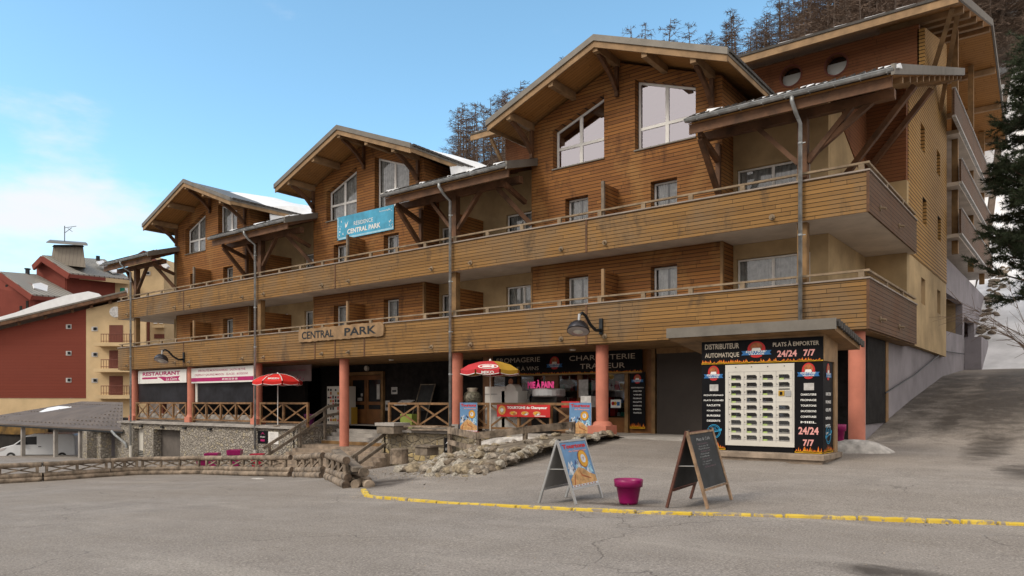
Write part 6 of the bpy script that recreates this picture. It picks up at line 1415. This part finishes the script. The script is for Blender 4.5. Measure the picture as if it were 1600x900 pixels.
# snow patch on the carport roof
q = MB(); outl = [(62, 646), (75, 640), (92, 637), (112, 638), (128, 641), (143, 640), (135, 643), (118, 646), (106, 648), (80, 648.5)]
def onroof(px, py):
    a, b, c = ray(px, py); D_ = Vector((a, b, c)); O_ = Vector((0, 0, EYE)); s_ = (e0 - O_).dot(n_roof) / D_.dot(n_roof); return O_ + D_ * s_
pp = [onroof(*p) for p in outl]; q.prism([p + n_roof * .01 for p in pp], n_roof * .12); q.build('snow', M_snow, rf)
q = MB(); q.bar(e0 - Vector((0, 0, .14)), e1 - Vector((0, 0, .14)), .06, .10); q.build('eave_board', M_iron, rf)
for (px) in (36, 87, 126):
    f = (px + 60) / 252; p = e0.lerp(e1, f); d_ = 54 + (44.2 - 54) * f; p = PX(px, 0, d_); ztop_ = 1.6 - (31.5 + 13.5 * f) / 1160 * d_ - .2
    MB().box((p.x - .11, p.y - .11, -2.9), (p.x + .11, p.y + .11, ztop_)).build('post', M_conc, t)
for px in (141, 162):
    p = PX(px, 0, 46.0); MB().box((p.x - .32, p.y - .32, -2.6), (p.x + .32, p.y + .32, -.25)).build('stone_pillar', M_stone, t)
p = PX(180, 0, 46.2); MB().box((p.x - .05, p.y, -2.6), (p.x + .9, p.y + .6, -.1)).build('stone_pillar', M_stone, t)
q = MB(); q.bar(PX(130, 690, 49.5), PX(200, 690, 49), .1, 3.2); q.build('back_wall', M_lilac, t)
q = MB(); a, b = PX(-60, 0, 66), PX(130, 0, 62); q.bar((a.x, a.y, -1.6), (b.x, b.y, -1.6), .2, 3.6); q.build('back_wall', M_dark, t)
q = MB(); a, b = PX(-40, 0, 65.5), PX(75, 0, 62.5); q.bar((a.x, a.y, -.75), (b.x, b.y, -.75), .05, 1.0); q.build('painted_panel', plain('ochre_mural', (.16, .09, .02), .8, .5, .9), t, label='yellow and brown painted panel at the back of the carport')
q = MB(); q.tube([PX(174, 673, 44.2), PX(180, 680, 44.1), PX(196, 693, 44.0), PX(198, 700, 44)], .07, 8); q.build('downpipe', M_zinc, t)
p = PX(155, 677, 47.0); t = thing('parking_sign', 'small oval green sign hanging under the carport eave by the stone pillars', 'sign', p); q = MB(); q.prism([p + Vector((.791, .6115, 0)) * .2 * math.cos(a) + Vector((0, 0, .15 * math.sin(a))) for a in [2*math.pi*k/16 for k in range(16)]], (-.03, .04, 0)); q.build('plate', M_grn, t); S = Sign(t, p + Vector((-.791, -.6115, 0)) * .14 + Vector((.611, -.791, 0)) * .01 - Vector((0, 0, .03)), (.791, .6115, 0), ZA); S.text('PARKING', 0, 0, .28, .07, M_wt, 1); S.done()
# white van, nose to the left
gz = -2.62
vd = 51.5; vo = C_((60 - 800) / 1160 * vd, vd, gz); t = thing('parked_van', 'white delivery van parked under the carport with its nose to the left', 'van', vo)
def vp(x, y, z): return vo + Vector((.791, .6115, 0)) * x + Vector((-.6115, .791, 0)) * y + Vector((0, 0, z))
prof = [(-2.75, .35), (-2.8, .75), (-2.65, .98), (-1.75, 1.22), (-.85, 1.86), (-.3, 1.98), (2.3, 1.98), (2.5, 1.85), (2.55, .4)]
q = MB(); q.prism([vp(x, 0, z) for x, z in prof], Vector((-.6115, .791, 0)) * 1.85); bevel(q.build('body', M_van, t), .07, 3)
q = MB(); q.prism([vp(x, -.012, z) for x, z in ((-1.6, 1.2), (-.85, 1.74), (-.12, 1.78), (-.12, 1.22))], Vector((-.6115, .791, 0)) * .02); q.build('side_window', M_vglass, t)
q = MB(); q.face([vp(-1.80, .15, 1.235), vp(-.93, .15, 1.84), vp(-.93, 1.7, 1.84), vp(-1.80, 1.7, 1.235)]); q.build('windscreen', M_vglass, t)
for x in (-1.9, 1.65):
    q = MB(); q.tube([vp(x, -.02, .34), vp(x, .25, .34)], .34, 20); wh = q.build('wheel', M_rub, t); MB().tube([vp(x, -.03, .34), vp(x, -.021, .34)], .2, 14).build('rim', M_alu, wh)
q = MB(); q.prism([vp(x, -.012, z) for x, z in ((-1.2, .42), (1.2, .42), (1.2, .52), (-1.2, .52))], Vector((-.6115, .791, 0)) * .011); q.prism([vp(x, -.02, z) for x, z in ((.0, 1.05), (.2, 1.05), (.2, 1.1), (0, 1.1))], Vector((-.6115, .791, 0)) * .015); q.build('trim', M_rub, t)
q = MB(); q.prism([vp(x, .1, z) for x, z in ((-2.74, .72), (-2.62, .93), (-2.2, 1.02), (-2.35, .85))], Vector((-.6115, .791, 0)) * -.12); q.build('headlight', M_lampg, t)
q = MB(); q.hexa([vp(-1.1, -.22, 1.2), vp(-.9, -.22, 1.2), vp(-.9, -.05, 1.2), vp(-1.1, -.05, 1.2), vp(-1.1, -.22, 1.42), vp(-.9, -.22, 1.42), vp(-.9, -.05, 1.42), vp(-1.1, -.05, 1.42)]); q.build('wing_mirror', M_rub, t)

# ================================================================== houses at the far left
rv = Vector((*ray(228, 0)[:2], 0)).normalized()
def facade(t, px0, px1, d, ytop0, ytop1, ybot, mat, name='wall', depth=12, dv_=Vector((-.6115, .791, 0))):
    a, b = PX(px0, ytop0, d), PX(px1, ytop1, d); c, e = PX(px1, ybot, d), PX(px0, ybot, d)
    return MB().prism([a, e, c, b], dv_ * depth).build(name, mat, t)
def frect(px0, py0, px1, py1, d, th, mat, t, name):
    a, b, c, e = PX(px0, py0, d), PX(px0, py1, d), PX(px1, py1, d), PX(px1, py0, d); return MB().prism([p + Vector((.6115, -.791, 0)) * .0 for p in (a, b, c, e)], Vector((.6115, -.791, 0)) * th).build(name, mat, t)
d = 75; t = thing('chalet_block', 'large red-brown and beige block with a sloping snow-covered roof at the far left', 'building', PX(130, 660, d))
facade(t, -90, 134.5, d, 537, 483, 622, M_red_clad, depth=.5); facade(t, 134.6, 228, d, 483, 461, 680, M_beige2, depth=14, dv_=rv); facade(t, -90, 134.5, d + .05, 622.2, 622.2, 680, M_beige2, depth=13)
q = MB(); o_ = Vector((.6115, -.791, 0)); a, b = PX(-90, 534, d) + o_ * .9, PX(205, 463.5, d) + o_ * .9; q.prism([a, b, b + Vector((0, 0, .35)), a + Vector((0, 0, .35))], rv * 16); rf = q.build('roof', M_beam, t)
q = MB(); q.prism([a + Vector((0, 0, .36)) + o_ * .03, b + Vector((0, 0, .36)) + o_ * .03, b + Vector((0, 0, .52)) + o_ * .03, a + Vector((0, 0, .52)) + o_ * .03], rv * 16); q.build('roof_edge', M_flash, rf)
q = MB(); L_ = b - a; prof = [(0, 0), (.10, .28), (.31, .42), (.42, .55), (.55, 1.0), (.68, 1.22), (.80, 1.05), (.855, .4), (.87, 0)]
q.prism([a + L_ * u_ + Vector((0, 0, .53 + h_ * .75)) for u_, h_ in prof], rv * 12); q.build('snow', M_snow, rf)
q = MB(); 
for u_ in (.28, .42, .56, .70, .80, .90): p = a + L_ * u_ - o_ * .5; q.box((p.x - .12, p.y - .12, p.z - .3), (p.x + .12, p.y + .12, p.z))
q.build('rafter', M_beam, rf)
def swin(px, py, w_=9, h_=7, dd=d, tt=None):
    tt = tt or t; f = frect(px - w_/2, py - h_/2, px + w_/2, py + h_/2, dd, .04, M_curt, tt, 'window'); frect(px - w_*.22, py - h_/2 + 1.0, px + w_/2 - 1.6, py + h_/2 - 1.6, dd - .065, .01, M_vglass, f, 'pane')
for px, ys in ((107.5, (510.5, 552, 594)), (148, (514, 554, 594.5))):
    for y_ in ys: swin(px, y_, 8.5 if px < 120 else 9.5, 7)
for (y0, y1) in ((508, 536), (547.5, 576), (587.5, 617)):
    dr = frect(171, y0, 192, y1, d, .05, M_brsh, t, 'balcony_door'); frect(156.5, y1 + .5, 212, y1 + 6, d, 1.2, M_beige2, t, 'balcony')
    q = MB()
    for px in range(158, 212, 4):
        if True: p = PX(px, y1, d - 1.15); tp = PX(px, y1 - 14, d - 1.15); q.tube([p, tp], .025, 4, caps=False)
    q.tube([PX(157.5, y1 - 14, d - 1.15), PX(212, y1 - 14, d - 1.15)], .035, 5); q.tube([PX(157.5, y1 - 3, d - 1.15), PX(212, y1 - 3, d - 1.15)], .03, 5); q.build('balcony_railing', M_brsh, t)
q = MB(); p = PX(181, 488, d - .8); q.tube([p, p + Vector((.75, -.5, .1)) * .2], .55, 18); q.build('satellite_dish', M_curt, t)
# chalet with the ribbed roof, far left
d = 98; t = thing('gabled_chalet', 'red-brown chalet with a ribbed grey roof and a snow patch, leftmost of the far houses', 'house', PX(50, 500, d))
q = MB(); q.prism([PX(-60, 440, 97), PX(-60, 520, 97), PX(56, 520, 96), PX(56, 462, 96), PX(0, 428, 97)], Vector((-1.5, 3, 0))); q.build('wall', M_redw, t)
q = MB(); q.prism([PX(56, 463, 95.9), PX(56, 520, 95.9), PX(121, 520, 104), PX(121, 471, 104)], Vector((-1.2, .8, 0))); q.build('wall', M_redw, t)
q = MB(); a_, b_, c_, e_ = PX(0, 424, 97), PX(50, 459.5, 94.8), PX(127, 466, 104.5), PX(57, 428.5, 108); q.prism([a_, b_, c_, e_], (0, 0, -.5)); rf = q.build('roof', M_groof, t)
q = MB(); q.bar(a_ + Vector((0, 0, -.5)), b_ + Vector((0, 0, -.5)), .3, .7); q.bar(b_ + Vector((0, 0, -.45)), c_ + Vector((0, 0, -.45)), .25, .5); q.bar(PX(0, 424.5, 97) + Vector((0, 0, -.4)), PX(-50, 452, 98) + Vector((0, 0, -.4)), .3, .6); q.build('fascia', M_redw, rf)
q = MB(); q.prism([PX(60, 461.6, 97.2), PX(57, 463.5, 98.5)], (0, 0, .1)) if False else q.bar(PX(62, 464, 99) , PX(118, 471, 103.5), .15, .5); q.build('gutter_board', M_beige2, rf)
q = MB(); pts = [(50, 446), (62, 444), (80, 451), (88, 457), (74, 458), (52, 452)]
nr = (b_ - a_).cross(e_ - a_).normalized(); nr = nr if nr.z > 0 else -nr
def onpl(px, py, P0, n0): a, b, c = ray(px, py); D_ = Vector((a, b, c)); s_ = (P0 - Vector((0, 0, EYE))).dot(n0) / D_.dot(n0); return Vector((0, 0, EYE)) + D_ * s_
q.prism([onpl(x_, y_, a_, nr) + nr * .05 for x_, y_ in pts], nr * .2); q.build('snow', M_snow, rf)
q = MB(); p = onpl(43, 428, a_, nr); q.tube([PX(43, 432, 105), PX(43, 421, 105)], .28, 10); q.tube([PX(43, 421, 105), PX(43, 419.5, 105)], .4, 10); q.build('chimney', M_iron, rf)
for (x_, y0, y1) in ((11, 445, 455), (10, 484, 491), (33, 478, 488), (43, 470, 488)): frect(x_ - 1.8, y0, x_ + 1.8, y1, 95.8 if x_ > 20 else 96.6, .1, M_dark, t, 'window')
# chalet with the metal vent tower
t = thing('tower_chalet', 'red-brown chalet with a wide metal vent tower on its ribbed roof', 'house', PX(120, 500, 112))
q = MB(); q.prism([PX(57, 408, 108), PX(57, 480, 108), PX(104, 520, 106), PX(104, 431, 106), PX(66, 402, 107)], Vector((-5, 9, 0))); q.build('wall', M_redw, t)
q = MB(); q.prism([PX(102, 428, 106), PX(102, 520, 106), PX(180, 520, 116), PX(180, 438.5, 116)], Vector((-7, 3, 0))); q.build('wall', M_redw, t)
q = MB(); q.prism([PX(180, 438.5, 116), PX(180, 520, 116), PX(202, 520, 118.6), PX(202, 440, 118.6)], Vector((-7, 3, 0))); q.build('wall', M_beige2, t, label='beige corner of the wall')
frect(188, 450, 195, 458, 116, .1, M_grn, t, 'window'); frect(196, 450, 200, 458, 116, .1, M_white, t, 'window')
a_, b_, c_, e_ = PX(66, 398.5, 106), PX(108, 426, 104.5), PX(204, 436, 118), PX(164, 405, 128); q = MB(); q.prism([a_, b_, c_, e_], (0, 0, -.5)); rf = q.build('roof', M_groof, t)
nr = (b_ - a_).cross(c_ - a_).normalized(); nr = nr if nr.z > 0 else -nr
q = MB(); q.bar(a_ + Vector((0, 0, -.55)), b_ + Vector((0, 0, -.55)), .3, .8); q.bar(b_ + Vector((0, 0, -.45)), c_ + Vector((0, 0, -.45)), .25, .5); q.bar(a_ + Vector((0, 0, -.5)), PX(52, 413, 107) + Vector((0, 0, -.5)), .3, .8); q.build('fascia', M_redw, rf)
q = MB(); q.bar(PX(124, 433, 107), PX(202, 441, 117), .15, .6); q.build('gutter_board', M_beige2, rf)
q = MB(); q.prism([PX(52, 413, 107), PX(66, 398.5, 106), e_, PX(150, 412, 130)], (0, 0, -.4)); q.build('roof', M_groof, t)
q = MB(); q.hexa([PX(79, 412, 108), PX(134, 418, 108), PX(134, 418, 114), PX(79, 412, 114), PX(83, 386, 108.6), PX(130, 386, 108.6), PX(130, 386, 113), PX(83, 386, 113)]); tw = q.build('vent_tower', M_metribs if 'M_metribs' in globals() else M_flash2, rf) if False else None
M_flash2 = boards('ribbed_metal_tower', (.21, .185, .155), (.24, .21, .175), (.20, .175, .15), pitch=.55, gap=.08, gapc=.5, axis='X', rot=(0, 0, R(-37.7)), along='Z', length=30, wscale=.1, darkamt=.1)
tw = q.build('vent_tower', M_flash2, rf)
q = MB(); q.hexa([PX(81, 386, 108.4), PX(132, 386, 108.4), PX(132, 386, 113.3), PX(81, 386, 113.3), PX(84, 382.5, 109), PX(129, 382.5, 109), PX(129, 382.5, 113), PX(84, 382.5, 113)]); 
q.hexa([PX(72, 379.5, 107.5), PX(137, 384, 107.5), PX(137, 381, 114), PX(72, 378, 114), PX(76, 376.5, 108), PX(136, 380.5, 108), PX(134, 378.5, 114), PX(78, 374.5, 114)]); q.build('cap', M_flash, tw)
q = MB(); q.tube([PX(101, 377, 111), PX(101, 353, 111)], .06, 6); q.tube([PX(101, 356, 111), PX(119, 353.5, 110)], .04, 5); q.tube([PX(101, 364, 111), PX(112, 356, 110)], .04, 5); q.tube([PX(106, 357, 111), PX(113, 362, 110)], .035, 5); q.build('aerial', M_iron, tw)
q = MB(); q.tube([PX(153, 407, 120), PX(153, 400, 120)], .3, 10); q.build('chimney', M_iron, rf)
pts = [(150, 411), (160, 409), (164, 414), (176, 421), (192, 427), (176, 428), (168, 422), (156, 417)]; q = MB(); q.prism([onpl(x_, y_, a_, nr) + nr * .05 for x_, y_ in pts], nr * .2); q.build('snow', M_snow, rf)
# beige block seen through the balconies
t = thing('rendered_block', 'pale beige block seen between the balcony posts at the left end', 'building', PX(235, 520, 125))
q = MB(); q.prism([PX(200, 416, 124), PX(200, 700, 124), PX(256, 700, 124), PX(256, 423, 124), PX(238, 398, 124), PX(218, 396, 124)], Vector((-6, 9, 0))); q.build('wall', M_beige2, t)
q = MB(); q.bar(PX(226, 394, 123), PX(262, 424, 123), .8, .5); q.bar(PX(200, 410, 123), PX(227, 394, 123), .8, .5); q.build('roof', M_brsh, t); q = MB(); q.bar(PX(252, 408, 122.9), PX(262, 419, 122.9), .8, .7); q.build('snow', M_snow, t)
swin(231, 427, 8, 6, 123.9, t); 
for (y0) in (503, 540, 577):
    frect(243, y0 + 6, 262, y0 + 10, 123.9, 1.2, M_beige2, t, 'balcony'); frect(241, y0 + 19, 257, y0 + 26, 123.9, .05, M_brsh, t, 'balcony_door'); frect(240, y0 - 3, 246, y0 + 3, 123.9, .05, M_white, t, 'window'); frect(249, y0 - 3, 255, y0 + 3, 123.9, .05, M_white, t, 'window')
frect(231, 503, 234, 640, 123.9, .3, M_brsh, t, 'pipe')

# ================================================================== trees
def larch(seed, H):
    r_ = random.Random(seed); tr = MB(); cr = MB()
    lean = Vector((r_.uniform(-.03, .03), r_.uniform(-.03, .03), 1)); pts = [Vector((0, 0, -1))] + [lean * (H * k / 6) + Vector((r_.uniform(-.1, .1), r_.uniform(-.1, .1), 0)) for k in range(7)]
    tr.tube(pts, [.24] + [.22 * (1 - k / 6) + .02 for k in range(7)], 6)
    nb = int(H * 5.4)
    for i in range(nb):
        f = .16 + .83 * (i + r_.random()) / nb; z = H * f; L = (1 - f) ** .6 * H * .18 * r_.uniform(.35, 1.45) + .35; a = r_.uniform(0, 6.283); base = lean * z
        dr = Vector((math.cos(a), math.sin(a), r_.uniform(.0, .35))); mid = base + dr * L * .5 + Vector((0, 0, -.04 * L)); tip = base + dr * L + Vector((0, 0, -.10 * L + .1))
        cr.tube([base, mid, tip], [.035, .026, .012], 3, caps=False)
        for k in range(int(6 + L * 9)):
            u_ = r_.uniform(.2, 1); p = (base.lerp(mid, u_ * 2) if u_ < .5 else mid.lerp(tip, u_ * 2 - 1)); l2 = r_.uniform(.25, .75) * (.5 + .3 * L); a2 = a + r_.choice([-1, 1]) * r_.uniform(.4, 1.3)
            e = p + Vector((math.cos(a2), math.sin(a2), r_.uniform(-.8, .5))) * l2; sd_ = (e - p).cross(Vector((r_.uniform(-1, 1), r_.uniform(-1, 1), 1))).normalized() * .021
            cr.face([p - sd_, p + sd_, e + sd_ * .5, e - sd_ * .5])
            if r_.random() < .7:
                m2 = p.lerp(e, .55); e2 = m2 + Vector((r_.uniform(-1, 1), r_.uniform(-1, 1), r_.uniform(-.8, .3))).normalized() * l2 * .55; cr.face([m2 - sd_ * .7, m2 + sd_ * .7, e2])
    t = thing('larch_tree', 'larch', 'tree', (0, 0, 0)); tr.build('trunk', M_bark, t); cr.build('crown', M_twig, t); return t
protos = [larch(s_, h_) for s_, h_ in ((1, 15), (2, 17), (3, 13), (4, 19), (5, 16))]; hts = [15, 17, 13, 19, 16]; used = [False] * 5
roofl = [(0, 430), (66, 398), (140, 380), (200, 416), (226, 360), (290, 284), (440, 290), (530, 196), (760, 190), (930, 56), (1140, 75), (1160, 88), (1500, 0), (1549, 30), (1570, 190), (1600, 190)]
cands = []
r_ = random.Random(99)
def proj(p): dd = -.6115 * p.x + .791 * p.y; rr = .791 * p.x + .6115 * p.y; return 800 + 1160 * rr / dd, 627 - 1160 * (p.z - EYE) / dd, dd
for px, n_ in ((225, 3), (245, 3), (262, 3), (435, 3), (455, 4), (475, 4), (490, 3), (645, 1), (690, 2), (705, 3), (722, 4), (738, 3), (755, 4), (775, 3), (790, 4), (812, 3), (880, 2), (985, 2), (1000, 1), (1045, 3), (1062, 3), (1085, 4), (1105, 4)):
    for k in range(n_): cands.append((px + r_.uniform(-9, 9), r_.uniform(80, 112)))
for k in range(16): cands.append((r_.uniform(1115, 1215), r_.uniform(85, 112)))
for k in range(90): cands.append((r_.uniform(1215, 1500), r_.uniform(66, 118)))
for k in range(64): cands.append((r_.uniform(1480, 1640), r_.uniform(82, 118)))
pos = ['above the left end of the roofs', 'above the middle gable', 'between the middle and right gables', 'above the right gable', 'behind the tall rear block', 'right of the tall rear block']
cnt = 0
want = {225: 384, 262: 375, 435: 302, 490: 300, 645: 203, 690: 200, 705: 170, 722: 152, 755: 145, 775: 142, 812: 128, 880: 78, 990: 38, 1045: 26, 1105: 44, 1150: 5, 1180: 30, 1215: -5, 1600: -160}
wk = sorted(want); wv = [want[k] for k in wk]
for i, (px, Y) in enumerate(cands):
    a, b, c = ray(px, 0); x_ = Y / b * a; k = r_.randrange(5); s_ = r_.uniform(.8, 1.15); 
    top_want = EYE + (627 - (np.interp(px, wk, wv) + abs(r_.gauss(0, 26 if px < 1216 else 110)))) / 1160 * (Y / b)
    zb = hillz(x_, Y)
    if px < 1216: s_ = min(max((top_want - zb) / hts[k], .45), 1.5); 
    if px < 1216 and abs(top_want - zb - hts[k] * s_) > 1: zb = min(zb, top_want - hts[k] * s_) if top_want - zb < hts[k]*s_ else top_want - hts[k]*s_
    if px < 1216 and zb > hillz(x_, Y) + .6: continue
    pt_ = proj(Vector((x_, Y, zb + hts[k] * s_)))
    if pt_[1] > np.interp(pt_[0], [p[0] for p in roofl], [p[1] for p in roofl]) - 2: continue
    if used[k]: o = copy_tree(protos[k])
    else: o = protos[k]; used[k] = True
    o.location = (x_, Y, zb); o.scale = (s_,) * 3; o.rotation_euler = (0, 0, r_.uniform(0, 6.28)); cnt += 1
    z_ = 0 if px < 340 else 1 if px < 600 else 2 if px < 850 else 3 if px < 1140 else 4 if px < 1500 else 5
    tag(o, 'bare brown larch on the hillside ' + pos[z_], 'tree', 'bare larches on the hillside ' + pos[z_])
for k in range(5):
    if not used[k]:
        for c in list(protos[k].children): bpy.data.objects.remove(c)
        bpy.data.objects.remove(protos[k])
# dark pine at the right edge
tp = Vector((-1.2, 33.9, 2.3)); t = thing('pine_tree', 'dark green pine reaching into the right edge beside the ramp', 'tree', tp)
tr = MB(); cr = MB(); tw_ = MB(); r_ = random.Random(31); Hh = 13.2
tr.tube([tp + Vector((0, 0, -.5)), tp + Vector((.1, 0, 5)), tp + Vector((0, .1, 10)), tp + Vector((.1, 0, Hh))], [.24, .2, .13, .03], 10); tr.build('trunk', M_bark, t, smooth=True)
def tuft(p, d, n_=15, L=.19):
    for _ in range(n_):
        v = (d + Vector((r_.gauss(0, .75), r_.gauss(0, .75), r_.gauss(.1, .7)))).normalized() * L * r_.uniform(.7, 1.2); sdv = v.cross(Vector((r_.uniform(-1, 1), r_.uniform(-1, 1), .3))).normalized() * .012; cr.face([p - sdv, p + sdv, p + v])
for i in range(128):
    f = .30 + .68 * i / 128 if i > 3 else .22 + .022 * i; z = Hh * f; L = 2.25 * (1 - f) ** .55 * r_.uniform(.65, 1.1) + .3; a = r_.uniform(0, 6.283); el = r_.uniform(-.3, .42); base = tp + Vector((0, 0, z)); dr = Vector((math.cos(a), math.sin(a), el)); pts = [base + dr * L * u_ + Vector((0, 0, -.25 * L * .35 * math.sin(u_ * 3.1) + .1 * u_ * u_ * L)) for u_ in (0, .33, .66, 1)]
    if dr.dot(Vector((-.79, -.61, 0))) < -.2 and r_.random() < .6: continue
    tw_.tube(pts, [.05, .035, .022, .01], 5, caps=False); dens = 1 if i > 7 else .8
    for k in range(int((7 + L * 9) * dens)):
        u_ = r_.uniform(.22, 1); j = min(2, int(u_ * 3)); p = pts[j].lerp(pts[j + 1], u_ * 3 - j); a2 = a + r_.uniform(-1.2, 1.2); l2 = r_.uniform(.2, .85) * (1.1 - u_ * .5); e = p + Vector((math.cos(a2), math.sin(a2), r_.uniform(-.4, .6))) * l2; tw_.tube([p, e], [.01, .006], 3, caps=False)
        for m_ in range(4): tuft(p.lerp(e, .35 + .65 * m_ / 3), (e - p).normalized())
tw_.build('limb', M_bark, t); cr.build('crown', M_needle, t)
# bare shrub with long twigs beside the ramp
t = thing('bare_shrub', 'leafless shrub with long thin twigs reaching over the ramp at the right edge', 'shrub', (-.9, 30.0, 1.7)); q = MB(); r_ = random.Random(12)
for i in range(8):
    p = Vector((-.9, 30.0, 1.7)) + Vector((r_.uniform(-.2, .3), r_.uniform(-.3, .3), 0)); pts = [p]; v = Vector((r_.uniform(-.45, .05), r_.uniform(-.3, .3), 1)).normalized()
    for k in range(7):
        p = p + v * .62; pts.append(p.copy()); v = (v + Vector((r_.uniform(-.30, .06), r_.uniform(-.2, .2), r_.uniform(-.25, .05)))).normalized()
        if k > 1:
            for _ in range(3): e = p + (v + Vector((r_.gauss(0, .6), r_.gauss(0, .6), r_.gauss(-.1, .5)))).normalized() * r_.uniform(.3, .8); q.tube([p, e], [.008, .004], 3, caps=False)
    q.tube(pts, [.02, .018, .016, .014, .012, .010, .008, .005], 4, caps=False)
q.build('twigs', M_twig, t)
print('larches', cnt, 'objects', len(bpy.data.objects))
